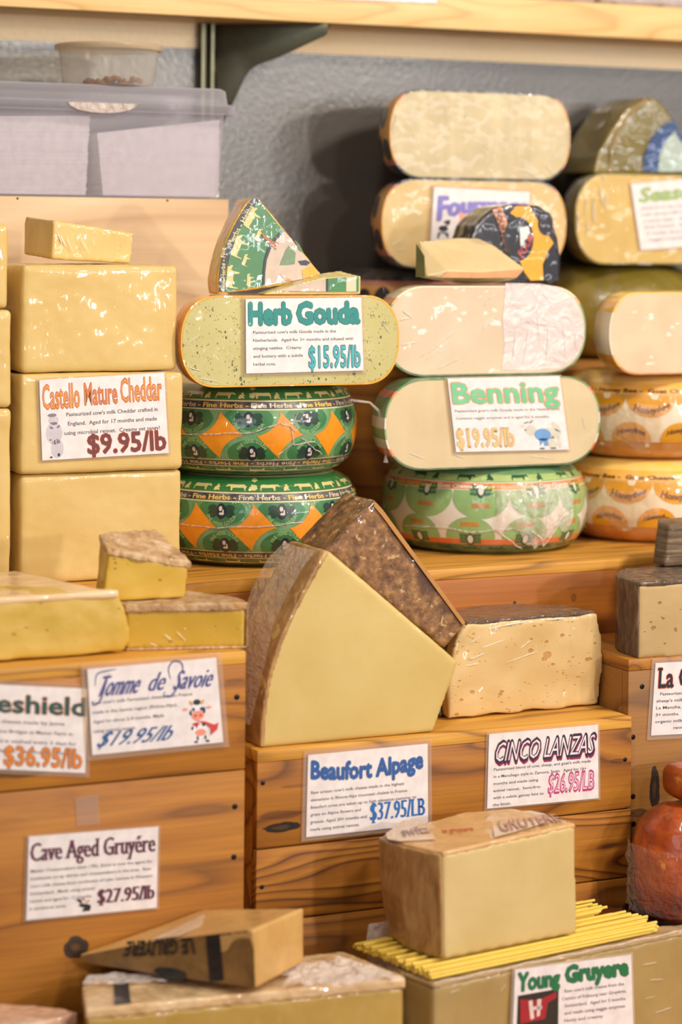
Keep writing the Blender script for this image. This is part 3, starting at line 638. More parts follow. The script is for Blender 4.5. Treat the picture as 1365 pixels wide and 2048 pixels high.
glint_strips(R10, [(1218, 622, 1222, 648, 3), (1236, 726, 1252, 738, 3), (1226, 700, 1236, 720, 2)], flatY(.0285), CLOUDY)
# ------------------------------------------------------------------ whole printed wheels
DG, NV, CRM, ORG, LG = (44, 112, 62), (24, 30, 54), (226, 212, 158), (244, 150, 20), (84, 146, 92)
def fine_herbs(c, H, ph, label):
    a = .172; w = Wheel(c, a, H, .062, 2.4); r = root('gouda_cheese', c, label, 'cheese', 'whole wheels in green Fine Herbs print'); k = H/.146
    F_ = lambda s: w.frac(s*k)
    m = bands('fine_herbs_rind_%d' % int(ph*1000), [(0, (36, 88, 50)), (F_(-.0735), (200, 186, 120)), (F_(-.0700), (44, 100, 54)), (F_(-.0600), CRM), (F_(-.0585), NV), (F_(-.0475), CRM), (F_(-.0460), (84, 146, 92)), (F_(.0345), CRM), (F_(.036), NV), (F_(.049), CRM), (F_(.0505), (206, 196, 130))], z0=0, h=H, wrap=1, seed=ph*10)
    pr = part('printed_rind', w.solid(0), m, r, 60)
    S = 1; per = .0985; X = [ph+per*i for i in range(-3, 4)]
    dia = []
    for x in X:
        cx = x+per/2; P = []
        R = per*.52
        for (ox, oy, a0) in ((-1, -1, 0), (1, -1, 90), (1, 1, 180), (-1, 1, 270)):
            for q in range(7):
                t = math.radians(a0+90*q/6) if False else 0
        hw, hh = per*.39, .038*k
        for q in range(40):
            t = 2*PI*q/40; c1, s1 = math.cos(t), math.sin(t); P.append((cx+hw*abs(c1)**3.5*(1 if c1 > 0 else -1), -.006+hh*abs(s1)**3.0*(1 if s1 > 0 else -1)))
        dia.append((P, [tuple(range(40))]))
    part('printed_pattern', w.decal(dia, .0005), flat(ORG, .4, 1, seed=2, name='print_orange'), r, 60, label='orange diamonds printed around the wheel')
    lob, navy, crm, txt, rings = [], [], [], [], []
    for x in X:
        for sy, up in ((.020*k, False), (-.034*k, True)):
            dx = .004 if up else -.002
            rings.append(ell(x+dx, sy, .040, .022 if True else 0, 28))
            for ox in (-.0145, .0145):
                for oy in (-.0045, .0045): lob.append(ell(x+dx+ox, sy+oy, .008, .006, 10))
            lob.append(ell(x+dx, sy-.002, .012, .006, 12))
            navy.append(ell(x+dx, sy, .0085, .0125, 16))
            crm += [ell(x+dx-.001, sy+.004, .003, .004, 10), ell(x+dx+.001, sy-.004, .0045, .0022, 10), ell(x+dx+.0035, sy-.001, .0014, .004, 8)]
            txt.append(arc2d('FINE HERBS GOUDA', x+dx, sy-(.004 if up else -.004), .0215, 2.3, .0062, up, .03))
    part('printed_pattern', w.decal(rings, .0004, .01, (-.0455*k, .034*k)), flat((58, 124, 72), .4, 1, seed=2), pr, 60, label='round green seals')
    part('printed_emblem', w.decal(lob, .0007), flat((26, 62, 44), .4, 1, seed=2), pr, 60); part('printed_emblem', w.decal(navy, .0008), flat(NV, .4, 1, seed=2), pr, 60); part('printed_emblem', w.decal(crm, .001), flat((216, 210, 190), .4, 1, seed=2), pr, 60)
    part('band_lettering', w.decal(txt, .0008, .02), flat((150, 190, 130), .4, 1, seed=2), pr, 60)
    # words round the navy bands, alternately cream and yellow
    for colr, odd in (((214, 200, 168), 0), ((232, 196, 96), 1)):
        L = []
        for i in range(-4, 5):
            if i % 2 != odd: continue
            x = ph*.5+i*.083; L.append(text2d('Fine Herbs -', (x, x+.078, .0385*k, .0465*k), .02, fat=.0003)); y = text2d('Fine Herbs -', (0, .078, .0, .0075), .02)
            L.append(([(x+.078-p[0], -.0500*k-p[1]) for p in y[0]], y[1]))
        part('band_lettering', w.decal(L, .0008, .02), flat(colr, .4, 1, seed=2), pr, 60)
    cows, mk = [], []
    for i in range(-5, 6):
        x = ph+i*.062; cows.append(place(COW, x, .054*k, .036, .014*k, i % 2 == 0)); mk.append(place(MILK, x+.041, .054*k, .014, .012*k))
        cows.append(place([(p[0], -p[1]) for p in COW], x, -.062*k, .036, .010*k))
    grn = [([(x, .0507*k) for x in ()], [])]
    top = [([(-.3, .0515*k), (.3, .0515*k), (.3, .088*k), (-.3, .088*k)], [(0, 1, 2, 3)])]
    part('printed_pattern', w.decal(top, .0003, .02), flat((48, 120, 62), .4, 1, seed=2), pr, 60, label='green band with cattle')
    part('printed_animals', w.decal(cows+mk, .0007), flat((224, 208, 140), .4, 1, seed=2), pr, 60)
    return w, r
zf = 1.1082
WF1, RF1 = fine_herbs((-.022, .148, zf), zh-.0003-zf, -.004, 'whole green and orange Fine Herbs wheel directly under the herb half wheel')
WF2, RF2 = fine_herbs((-.016, .150, zA), zf-.0003-zA, -.052, 'whole green and orange Fine Herbs wheel standing on the wooden step')
# twisted film tail hanging from the upper wheel
tp = [(700, 800), (740, 805), (758, 822), (764, 850), (766, 880), (773, 905), (772, 925)]
part('film_tail', tube([PY(u, v, .02-.0*i) for i, (u, v) in enumerate(tp)], .0022, 8, [1, .8, 1.2, 1, 1.2, 1, 2.0]), CLOUDY, RF1)
def fold(w, pts, r, par, m=CLOUDY, nm='film_fold', off=.0015):
    P = []
    for i in range(len(pts)-1):
        for q in range(4): t = q/4; P.append(w.pt(pts[i][0]+(pts[i+1][0]-pts[i][0])*t, pts[i][1]+(pts[i+1][1]-pts[i][1])*t+.001*math.sin(i*5+q*2), off))
    part(nm, tube(P, r, 6), m, par)
fold(WF1, [(-.16, -.008), (-.06, -.004), (0, -.0), (.045, .014), (.06, .008), (.075, -.002)], .0011, RF1)
fold(WF1, [(.075, .03), (.062, .008), (.068, -.02), (.12, -.016)], .0009, RF1); fold(WF1, [(.068, -.018), (.03, -.044)], .0008, RF1); fold(WF1, [(.08, -.01), (.11, -.03), (.13, -.04)], .0008, RF1)
fold(WF2, [(-.18, -.004), (-.06, -.006), (.02, -.002), (.1, .004)], .0010, RF2)

def benning(c, H, label):
    a = .178; w = Wheel(c, a, H, .062, 2.4); r = root('gouda_cheese', c, label, 'cheese')
    F_ = lambda s: w.frac(s); m = bands('benning_wheel_rind', [(0, (70, 110, 62)), (F_(-.068), (60, 96, 56)), (F_(-.058), (224, 106, 44)), (F_(-.047), (214, 206, 190)), (F_(-.0455), (226, 219, 206)), (F_(.037), (236, 230, 215)), (F_(.0385), (236, 122, 56)), (F_(.050), (230, 220, 200)), (F_(.0515), (96, 146, 92))], z0=0, h=H, wrap=1, seed=7)
    pr = part('printed_rind', w.solid(0), m, r, 60); per = .098; ph = -.006; circ, hd, rib, emb, cr = [], [], [], [], []
    for i in range(-3, 4):
        x = ph+i*per
        for sx, sy, R, up in ((x, .028, .0485, 0), (x-.018, -.043, .043, 1)):
            circ.append(ell(sx, sy, R, .038 if not up else .036, 40)); o_ = .008 if not up else -.004
            for ox in (-.015, -.009, .009, .015):
                for oy in (-.004, .003, .009): emb.append(ell(sx+ox, sy+o_-.002+oy+abs(ox)*.1, .0042, .0032, 9))
            hd += [ell(sx, sy+o_, .0075, .012, 14), ell(sx, sy+o_+.006, .010, .0016, 8, .3), ell(sx, sy+o_+.006, .010, .0016, 8, -.3)]; cr.append(ell(sx, sy+o_+.001, .005, .008, 10))
            rib.append(text2d('BENNING', (sx-.015, sx+.015, sy-.020 if not up else sy+.020, sy-.012 if not up else sy+.028), .012, fat=.0004))
    part('printed_pattern', w.decal(circ, .0004, .01, (-.0455, .0375)), flat((150, 186, 118), .4, 1, seed=3), pr, 60, label='pale green round seals')
    part('printed_emblem', w.decal(emb, .0006), flat((70, 116, 76), .4, 1, seed=3), pr, 60); part('printed_emblem', w.decal(hd, .0007), flat((50, 84, 62), .4, 1, seed=3), pr, 60)
    part('printed_emblem', w.decal(cr, .0009), flat((226, 224, 205), .4, 1, seed=3), pr, 60); part('band_lettering', w.decal(rib, .0008), flat((214, 136, 60), .4, 1, seed=3), pr, 60)
    for colr, odd, tx in (((240, 226, 200), 0, 'Goat Cheese -'), ((222, 196, 84), 1, 'Benning Goat Cheese -')):
        L = []; x = -.27
        for i in range(7):
            ln = .075 if i % 2 == 0 else .11
            if i % 2 == odd: L.append(text2d(tx, (x, x+ln-.004, .0405, .0475), .04))
            x += ln
        part('band_lettering', w.decal(L, .0008, .02), flat(colr, .4, 1, seed=3), pr, 60)
    an = []
    for i in range(-6, 7): x = i*.05; an.append(place(COW if i % 2 else MILK, x, .055, .034 if i % 2 else .016, .013, i % 3 == 0)); an.append(place([(p[0], -p[1]) for p in COW], x+.01, -.061, .034, .01))
    part('printed_animals', w.decal(an, .0006), flat((40, 92, 52), .4, 1, seed=3), pr, 60)
    band = [([(-.3, .053), (.3, .053), (.3, .0665), (-.3, .0665)], [(0, 1, 2, 3)])]; part('printed_pattern', w.decal(band, .0003, .02), flat((176, 198, 120), .4, 1, seed=3), pr, 60, label='yellow-green band with animals')
    return w, r
WB, RB = benning((PY(975, 1030, .14).x, .15, zA), 1.1095-zA, 'whole green and white Benning wheel with orange stripes, standing on the wooden step')
# loose film gathered at its lower right
def wpatch(w, x0, x1, s0, s1, nu, nv, amp, sc, cut, off=.002, seed=0):
    V = []; Fc = []
    for j in range(nv+1):
        for i in range(nu+1):
            s, t = i/nu, j/nv; sv = s1+(cut(s)-s1)*t; x = x0+(x1-x0)*s; h = off+amp*abs(noise.noise(Vector((x*sc*1.0, sv*sc*.5, seed)))*1.5)
            V.append(w.pt(x, sv, h))
    for j in range(nv):
        for i in range(nu): q = j*(nu+1)+i; Fc.append((q, q+1, q+nu+2, q+nu+1))
    return V, Fc
part('loose_film', wpatch(WB, .02, .17, -.05, .045, 40, 24, .009, 55, lambda s: -.030-.038*max(0, 1-abs(s-.50)*4.2)-.006*math.sin(s*23), .001, 4), film('clingfilm_loose', (255, 250, 246), .22, .15, 1.0, .9, 50), RB, 180)
fold(WB, [(-.15, -.030), (-.08, -.026), (-.02, -.032), (.05, -.026), (.075, -.034)], .0012, RB); fold(WB, [(.02, -.028), (.045, -.045), (.06, -.058), (.075, -.066)], .0010, RB, off=.003)
fold(WB, [(.08, -.03), (.10, -.040), (.112, -.058), (.125, -.034), (.15, .01)], .0012, RB, off=.006); fold(WB, [(.112, -.058), (.105, -.01), (.13, .03)], .0007, RB, off=.006)

def honey(c, H, ph, label):
    a = .163; w = Wheel(c, a, H, .062, 2.4); r = root('gouda_cheese', c, label, 'cheese'); k = H/.15
    F_ = lambda s: w.frac(s*k); m = bands('honey_wheel_rind_%d' % int(abs(ph)*1000), [(0, (200, 120, 30)), (F_(-.046), (150, 84, 20)), (F_(-.0445), (230, 212, 184)), (F_(.0375), (160, 90, 20)), (F_(.039), (244, 176, 50)), (F_(.060), (250, 204, 96))], z0=0, h=H, wrap=1, seed=9)
    pr = part('printed_rind', w.solid(0), m, r, 60); per = .088; circ, tx, hearts = [], [], []
    for i in range(-3, 4):
        x = ph+i*per
        circ += [ell(x, .036*k, .0435, .036, 36), ell(x-.035, -.042*k, .036, .034, 30)]
        tx += [text2d('Honeybee', (x-.030, x+.032, .012, .024), .012, fat=.0004, shear=.3, warp=lambda u, v, X, Y: (X, Y-.008*math.sin(PI*min(1, max(0, u)))+.006*u)), text2d('Honeybee', (x-.060, x-.010, -.032, -.022), .012, fat=.0004, shear=.3, warp=lambda u, v, X, Y: (X, Y+.006*math.sin(PI*min(1, max(0, u)))))]
        hearts += [ell(x+.004, .036*k, .004, .0055, 10, .5), ell(x+.010, .036*k, .004, .0055, 10, -.5), ell(x-.006, -.05*k, .005, .004, 10)]
    part('printed_pattern', w.decal(circ, .0004, .01, (-.0445*k, .0375*k)), flat((226, 156, 30), .4, 1, seed=4), pr, 60, label='golden round seals')
    part('printed_emblem', w.decal(hearts, .0008), flat((240, 222, 190), .4, 1, seed=4), pr, 60)
    L = [text2d('Honey Bee -  Goat Cheese -', (-.30+i*.2+ph, -.105+i*.2+ph, .0430*k, .0505*k), .03) for i in range(4)]
    part('band_lettering', w.decal(tx+L, .0008, .012), flat((112, 58, 22), .4, 1, seed=4), pr, 60); return w, r
zn = PY(1300, 928, -.02).z
xw = WB.c.x+.178+.004+.163
WH1, RH1 = honey((xw, .16, zn), zq1-zn, .0, 'honey-yellow printed wheel directly under the pinkish half wheel at the right edge')
WH2, RH2 = honey((xw-.004, .16, zA), zn-.0005-zA, -.036, 'honey-yellow printed wheel on the wooden step at the right edge')
part('loose_film', wpatch(WH1, -.13, .02, -.05, .02, 30, 18, .007, 60, lambda s: -.034-.026*math.exp(-((s-.72)/.16)**2), .001, 8), CLING, RH1, 180)
part('loose_film', wpatch(WH2, -.14, .02, -.05, .02, 30, 18, .008, 60, lambda s: -.02-.03*math.exp(-((s-.6)/.2)**2), .001, 11), CLING, RH2, 180)

# ------------------------------------------------------------------ wedges lying on the right stacks
y0 = .135; zt = 1.4125
P = [PY(u, v, y0) for u, v in ((943, 565), (941, 480), (950, 452), (966, 434), (992, 414), (1029, 408), (1078, 411), (1092, 420), (1104, 440), (1117, 476), (1124, 530), (1121, 566))]
for p in (P[0], P[-1]): p.z = zt
r = root('gouda_wedge', (P[0]+P[-1])/2, 'glossy black and amber printed wedge leaning before the Fourmage card', 'cheese')
part('printed_rind', organic(loft([P, [p+Vector((0, .07, 0)) for p in P]]), .0028, 4), flat((32, 28, 34), .3, 1, seed=6, ws=.6, name='print_black'), r, 180)
def lay(nm, pts, colr, lv, Y=y0, lab=None, r=r, m=None): return part(nm, prism([PY(u, v, Y-.0012-lv*.0004) for u, v in pts], (0, .001, 0)), m or flat(colr, .3, 1, seed=6, ws=.6), r, 0, label=lab)
lay('printed_pattern', ((1021, 426), (1034, 412), (1060, 412), (1072, 434), (1092, 462), (1108, 486), (1098, 500), (1086, 530), (1088, 560), (1062, 561), (1050, 545), (1040, 520), (1062, 505), (1068, 480), (1060, 460), (1042, 440)), (238, 168, 40), 0, lab='amber print')
lay('printed_pattern', ((985, 420), (1003, 412), (1014, 440), (1024, 476), (1028, 512), (1012, 505), (1004, 470), (994, 438)), (206, 140, 104), 1, lab='pinkish ribbon')
cx, cy = 1038, 478; lay('printed_pattern', [(cx+30*math.cos(2*PI*i/24), cy+44*math.sin(2*PI*i/24)) for i in range(24)], (26, 26, 34), 2, lab='black seal')
lay('printed_pattern', [(1102+14*math.cos(2*PI*i/20), 540+27*math.sin(2*PI*i/20)) for i in range(20)], (30, 30, 38), 2); lay('printed_pattern', [(1092+15*math.cos(2*PI*i/20)+.3*i*0, 447+24*math.sin(2*PI*i/20)) for i in range(20)], (38, 26, 36), 2)
def ontext(nm, s, px, colr, Y, r, lv=4, off=.02, **k):
    TL, TR, BR_, BL = (PY(u, v, Y) for u, v in px); V, Fc = text2d(s, (0, 1, 0, 1), off, **k)
    return part(nm, ([BL*(1-a)*(1-b)+BR_*a*(1-b)+TR*a*b+TL*(1-a)*b+Vector((0, -.0012-lv*.0004, 0)) for a, b in V], Fc), flat(colr, .4, .5, seed=6), r, 0)
ontext('band_lettering', 'FOURMAGE', ((1001, 420), (1022, 505), (1012, 507), (991, 424)), (70, 40, 36), y0, r, 3)
ontext('band_lettering', 'FOUR', ((1034, 505), (1060, 462), (1068, 474), (1044, 518)), (196, 60, 50), y0, r, 3)
lay('printed_emblem', ((1040, 455), (1058, 452), (1062, 470), (1050, 480), (1052, 496), (1042, 492)), (226, 224, 220), 3, lab='white cow head mark')
# pale wedge in front of it
pts = [PY(838, 482, 0.095), PY(917, 474, 0.12), PY(960, 476, 0.125), PY(989, 490, 0.105), PY(1051, 535, 0.055), PY(955, 543, 0.035), PY(896, 541, 0.033), PY(853, 553, 0.045), PY(833, 553, 0.085), PY(1034, 557, 0.05), PY(880, 556, 0.039)]
r = root('gouda_wedge', pts[7], 'small cream wedge with slanting top and pinkish lower edge, on the film-wrapped white half wheel', 'cheese')
for p in pts: p.z = max(p.z, zt)
part('cut_paste', organic(hull(pts+[Vector((pts[1].x, pts[1].y, zt)), Vector((pts[3].x, pts[3].y, zt))]), .0025, 3, .0006, 30), GOUD('wedge_paste', 61, (230, 204, 158), (240, 220, 180), ws=.3), r, 180)
part('rind', prism([PY(u, v, y+.045) for u, v, y in ((834, 487, .046), (850, 512, .012), (852, 554, -.002), (833, 554, .038))], (-.0016, -.001, 0)), flat((120, 126, 66), .4, .8, seed=8), r, 40, label='olive-green printed rind')
part('lower_rind', prism([PY(u, v, y+.045) for u, v, y in ((897, 543, -.0135), (956, 545, -.0115), (1049, 538, .006), (1034, 555, .004), (955, 556, -.009), (882, 555, -.0085))], (0, -.001, 0)), flat((236, 178, 128), .4, .8, seed=8), r, 40, label='pinkish-orange rind strip')

# ------------------------------------------------------------------ slices on the herb half wheel
yw = .012; zt = 1.3985
face = [(519, 400), (642, 553), (640, 560), (451, 586), (450, 560), (454, 535), (459, 510), (467, 484), (478, 460), (491, 436), (505, 415)]
outer = [(510, 391), (648, 550), (642, 560), (420, 586), (419, 560), (424, 530), (431, 500), (442, 470), (458, 438), (476, 410), (493, 392)]
F1 = [PY(u, v, yw) for u, v in [(516, 394), (645, 551), (641, 561), (436, 586), (434, 560), (438, 532), (445, 504), (455, 474), (468, 446), (483, 420), (500, 399)]]
for p in (F1[3], ): p.z = zt
r = root('gouda_wedge', Vector((F1[3].x+.07, yw, zt)), 'upright slice with green and navy Fine Herbs print, standing on the herb half wheel', 'cheese')
bk = [p+Vector((-.001, .055, 0)) for p in F1]
for i in (3, 4, 5, 6, 7, 8, 9): bk[i] = F1[i]+Vector((.004, .05, 0))
part('rind', organic(loft([F1, bk]), .0025, 4, .0008, 30), rindmat('herb_slice_rind', [(206, 190, 120), (220, 170, 60), (170, 166, 100)], 12, 1, .4, .2, seed=2), r, 180)
lay = lambda nm, pts, colr, lv, lab=None, r=r: part(nm, prism([PY(u, v, yw-.0012-lv*.0004) for u, v in pts], (0, .001, 0)), flat(colr, .35, 1, seed=12, ws=.6), r, 0, label=lab)
lay('printed_pattern', [(519, 402), (641, 553), (452, 584), (451, 560), (455, 535), (460, 510), (468, 484), (479, 460), (492, 436), (506, 415)], (54, 124, 66), 0, 'green print')
lay('printed_pattern', [(510, 393), (520, 401), (505, 417), (491, 438), (478, 461), (467, 486), (459, 511), (453, 536), (450, 560), (450, 583), (438, 584), (438, 558), (441, 532), (448, 505), (457, 478), (469, 452), (483, 427), (497, 406)], (22, 24, 36), 1, 'navy edge band')
ontext('band_lettering', 'Fine Herbs - Fine', ((441, 580), (441, 494), (450, 496), (449, 580)), (214, 200, 140), yw, r, 3, warp=lambda u, v, X, Y: (X, Y+.9*(u*.2)**2))
ontext('band_lettering', 'Herbs - Herbs', ((452, 488), (497, 408), (507, 414), (462, 490)), (214, 200, 140), yw, r, 3)
lay('printed_pattern', [(568, 460), (642, 552), (527, 572), (528, 545), (531, 520), (539, 497), (551, 478)], (206, 184, 164), 2, 'beige centre')
lay('printed_pattern', [(566, 459), (570, 462), (555, 478), (542, 498), (534, 520), (531, 546), (530, 571), (526, 572), (526, 545), (529, 519), (536, 496), (549, 476)], (22, 34, 40), 3)
for cx_, cy_, w_, an in ((505, 436, 44, -1.05), (519, 470, 26, -1.1), (478, 492, 46, -1.2), (492, 520, 24, -1.2), (464, 553, 46, -1.45), (500, 560, 26, -1.5)):
    lay('printed_animals', [(cx_+(px_-.5)*w_*math.cos(an)-(.5-py_)*w_*.62*math.sin(an), cy_+(px_-.5)*w_*math.sin(an)+(.5-py_)*w_*.62*math.cos(an)) for px_, py_ in COW], (214, 200, 130), 2)
lay('printed_pattern', [(524, 465), (545, 482), (558, 486), (552, 500), (540, 488), (526, 474)], (176, 104, 50), 4)
lay('printed_emblem', [(560, 530), (572, 500), (578, 492), (592, 506), (590, 528), (574, 530)], (110, 140, 100), 4); lay('printed_emblem', [(597, 522), (612, 520), (622, 525), (614, 531), (602, 530)], (30, 38, 66), 4)
lay('printed_emblem', [(605, 540), (624, 528), (638, 548), (636, 552), (606, 556)], (240, 176, 30), 4); lay('printed_emblem', [(590, 480), (600, 490), (608, 506), (598, 500)], (80, 120, 60), 4)
lay('printed_emblem', [(560, 548), (574, 556), (590, 562), (572, 562)], (200, 130, 80), 4)
# lying slice
q0, q1, q2, q3 = PY(524, 586, -.02).x, PY(722, 584, -.02).x, zt, PY(650, 549, -.02).z
r = root('gouda_wedge', ((q0+q1)/2, .03, zt), 'thin slice lying flat beside the upright slice, with beige, green and cream printed edge', 'cheese')
ff = [Vector((PY(526, 584, .005-.025).x, -.02, zt)), Vector((q1, -.02, zt)), Vector((q1, -.02, PY(721, 552, .005-.025).z)), Vector((PY(640, 556, .005-.025).x, -.02, PY(640, 556, .005-.025).z)), Vector((PY(530, 582, .005-.025).x, -.02, zt+.003))]
bkk = [p+Vector((.0, .03, 0)) for p in ff]; bkk[2] = PY(681, 541, .006); bkk[3] = PY(650, 545, .006); bkk[1] = Vector((bkk[2].x, .006, zt))
part('cut_paste', organic(loft([ff, bkk]), .002, 2, .0004, 40), GOUD('slice_paste', 71, (214, 200, 130), (228, 214, 152)), r, 180)
lay2 = lambda nm, pts, colr, lab=None, lv=0: part(nm, prism([PY(u, v, -.022-lv*.0004) for u, v in pts], (0, .0012, 0)), flat(colr, .35, 1, seed=12, ws=.6), r, 0, label=lab)
lay2('printed_edge', ((550, 582), (640, 560), (652, 558), (652, 583)), (206, 184, 164), 'beige printed edge'); lay2('printed_edge', ((652, 558), (657, 557), (657, 583), (652, 583)), (26, 34, 44)); lay2('printed_edge', ((657, 557), (718, 553), (718, 583), (657, 583)), (54, 130, 70), 'green printed edge'); lay2('printed_edge', ((693, 555), (713, 554), (713, 583), (693, 583)), (214, 206, 170), 'cream patch', 1)
# ================================================================== front cheeses
TOMP = lambda nm, seed, w=.5: cheese(nm, (216, 172, 52), (226, 186, 72), wrap=w, rough=.45, sc=8, bmp=.4, seed=seed, ws=.5, holes=[(60, .07, (170, 126, 44))])
TRIND = lambda nm, seed: rindmat(nm, [(146, 104, 62), (188, 150, 106), (222, 194, 156)], 40, .4, .8, .9, seed=seed, blotch=[(14, .62, (196, 150, 96)), (30, .66, (112, 90, 72))])
def planwedge(name, label, foot, z0, h, tr, rindm, pastem, side=None, amp=.0012, voxel=.003, over=.003, bottom=0, cat='cheese', group=None, topshift=(0, 0), it=4, rindpart='top_rind'):
    """wedge given by its plan outline [(x,y)...], with a rind slab on top (tr thick) and rind strips on flagged sides"""
    c = (sum(p[0] for p in foot)/len(foot), sum(p[1] for p in foot)/len(foot), z0); r = root(name, c, label, cat, group); tx, ty = topshift
    F0 = [Vector((x, y, z0+bottom)) for x, y in foot]; F1 = [Vector((x+tx, y+ty, z0+h-tr)) for x, y in foot]
    part('cut_paste', organic(loft([F0, F1]), voxel, it, amp, 22, seed=len(label)), pastem, r, 180)
    cc = Vector((c[0]+tx, c[1]+ty, 0)); ex = [Vector((x+tx, y+ty, 0)) for x, y in foot]; ex = [p+(p-cc).normalized()*over for p in ex]
    part(rindpart, organic(loft([[p+Vector((0, 0, z0+h-tr-.002)) for p in ex], [p+Vector((0, 0, z0+h)) for p in ex]]), min(voxel, .0025), 3, amp*1.2, 26, amp*.6, 90, seed=3), rindm, r, 180)
    if bottom: part('bottom_rind', organic(loft([[p+Vector((-tx, -ty, z0)) for p in ex], [p+Vector((-tx, -ty, z0+bottom+.001)) for p in ex]]), .0025, 2, .0004, 30), rindm, r, 180)
    if side:
        for chain in side:
            S0 = [Vector((foot[i][0], foot[i][1], 0)) for i in chain]; S = []
            for k, p in enumerate(S0): n = (p-Vector((c[0], c[1], 0))).normalized(); S.append((p, p+n*.005))
            rings = [[a+Vector((0, 0, z0)), b+Vector((0, 0, z0)), b+Vector((tx, ty, z0+h)), a+Vector((tx, ty, z0+h))] for a, b in S]
            part('side_rind', organic(loft(rings), .0025, 2, amp*.8, 30, seed=8), rindm, r, 180)
    return r
def zp(u, v, z): p = PZ(u, v, z); return (p.x, p.y)
# big washed-rind wedge at left (shield card)
b0 = PZ(0, 1327, zB); b1 = PZ(232, 1309, zB); dirx = (b1-b0).normalized(); lft = b0-dirx*.12
hO = PY(120, 1178, b0.y).z-zB
r = root('soft_cheese_wedge', (-.55, -.25, zB), 'broad yellow wedge with pale pinkish top at the left edge, above the cards', 'cheese')
def frontprof(px, Y0, Y1): return None
pr = [(232, 1309), (252, 1303), (263, 1288), (265, 1268), (260, 1242), (252, 1215), (240, 1192), (231, 1184)]
fr = [PY(u, v, b1.y) for u, v in pr]; fr[0].z = zB; fr[1].z = zB+.001
lf = [p-dirx*(b1-lft).length for p in fr]; lf[-1].z = fr[-1].z
for i, p in enumerate(lf): lf[i] = Vector((lft.x, lft.y, fr[i].z))
front = [Vector((lft.x, lft.y, zB))]+fr+[Vector((lft.x, lft.y, fr[-1].z))]
tb_ = [PZ(23, 1146, fr[-1].z), PZ(-140, 1150, fr[-1].z)]
back = [Vector((lft.x-.0, lft.y+.23, zB))]+[p+Vector((-.025, .035, 0)) if i > 1 else p+Vector((-.02, .03, 0)) for i, p in enumerate(fr)]+[Vector((lft.x, lft.y+.23, fr[-1].z))]
g = organic(hull([p+Vector((0, 0, .0022)) for p in front+back]+[Vector((tb_[0].x, tb_[0].y, fr[-1].z-.001)), Vector((tb_[0].x, tb_[0].y, zB+.0022))]), .004, 6, .003, 16, .001, 50, 2)
part('cut_paste', g, cheese('washed_paste', (218, 180, 72), (228, 194, 96), wrap=.35, rough=.45, sc=7, bmp=.9, seed=14, ws=.5, holes=[(40, .05, (180, 138, 50))]), r, 180)
zt_ = fr[-1].z
tops = [Vector((lft.x, lft.y-.001, 0)), Vector((fr[-1].x+.004, fr[-1].y-.001, 0)), Vector((fr[-1].x-.015, fr[-1].y+.03, 0)), Vector((tb_[0].x+.01, tb_[0].y+.004, 0)), Vector((lft.x, lft.y+.232, 0))]
part('top_rind', organic(loft([[p+Vector((0, 0, zt_-.008)) for p in tops], [p+Vector((0, 0, zt_+.0025)) for p in tops]]), .0028, 4, .0015, 25), rindmat('washed_rind', [(214, 172, 122), (228, 192, 146), (236, 206, 166)], 7, .7, .5, .15, seed=5), r, 180)
# lower Tomme wedge
tf = [zp(252, 1302, zB), zp(491, 1297, zB)]; ztl = PY(380, 1218, tf[0][1]-.02).z
zU = ztl+.012
bk1 = PZ(488, 1189, zU); bk2 = PZ(372, 1177, zU)
foot = [tf[0], ((tf[0][0]+tf[1][0])/2, (tf[0][1]+tf[1][1])/2), tf[1], (tf[1][0]+.004, tf[1][1]+.05), (tf[1][0]-.03, tf[1][1]+.13), (tf[0][0]+.04, tf[0][1]+.16), (tf[0][0]+.0, tf[0][1]+.12)]
hT = PY(370, 1206, tf[0][1]-.02).z-zB
rT = planwedge('tomme_wedge', 'long low yellow wedge with rough grey-brown crust, under the smaller wedge', foot, zB, hT, .010, TRIND('tomme_rind', 3), TOMP('tomme_paste', 15, .8), side=[(2, 3)], bottom=.003)
# upper small Tomme wedge
zu = zB+hT+.001; base = [PZ(204, 1172, zu-.0), PZ(248, 1202, zu), PZ(368, 1193, zu)]
yb_ = min(base[1].y, -.235)
cF = [PY(204, 1166, yb_+.03), PY(248, 1202, yb_), PY(371, 1193, yb_-.002), PY(376, 1160, yb_-.002), PY(380, 1128, yb_-.002), PY(217, 1100, yb_+.0)]
dz = zu-cF[1].z
r = root('tomme_wedge', Vector(((cF[0].x+cF[2].x)/2, yb_+.03, zu)), 'small yellow wedge with rough pale crust perched on the long low one', 'cheese')
base3 = [Vector((PY(207, 1180, yb_).x, yb_+.002, zu)), Vector((PY(371, 1193, yb_).x, yb_-.001, zu)), Vector((PY(378, 1128, yb_).x, yb_, PY(378, 1130, yb_).z)), Vector((PY(217, 1102, yb_).x, yb_, PY(217, 1102, yb_).z))]
apx = Vector((PY(300, 1100, yb_+.10).x, yb_+.10, 0)); b5 = [base3[0]+Vector((.01, .06, 0)), base3[1]+Vector((-.02, .05, 0)), base3[2]+Vector((-.02, .05, .006)), base3[3]+Vector((.01, .06, .012))]
mid = Vector((PY(300, 1062, yb_+.085).x, yb_+.085, base3[3].z+.011))
part('cut_paste', organic(hull(base3+b5+[Vector((mid.x, mid.y, zu)), mid+Vector((0, 0, -.004))]), .0025, 4, .001, 30), TOMP('tomme_paste_b', 16, .3), r, 180)
tp_ = [base3[3]+Vector((-.003, -.002, 0)), (base3[3]+base3[2])/2+Vector((0, -.003, .002)), base3[2]+Vector((.005, -.002, 0)), b5[2]+Vector((.003, 0, .004)), mid+Vector((.01, .004, .003)), b5[3]+Vector((-.004, .0, .002))]
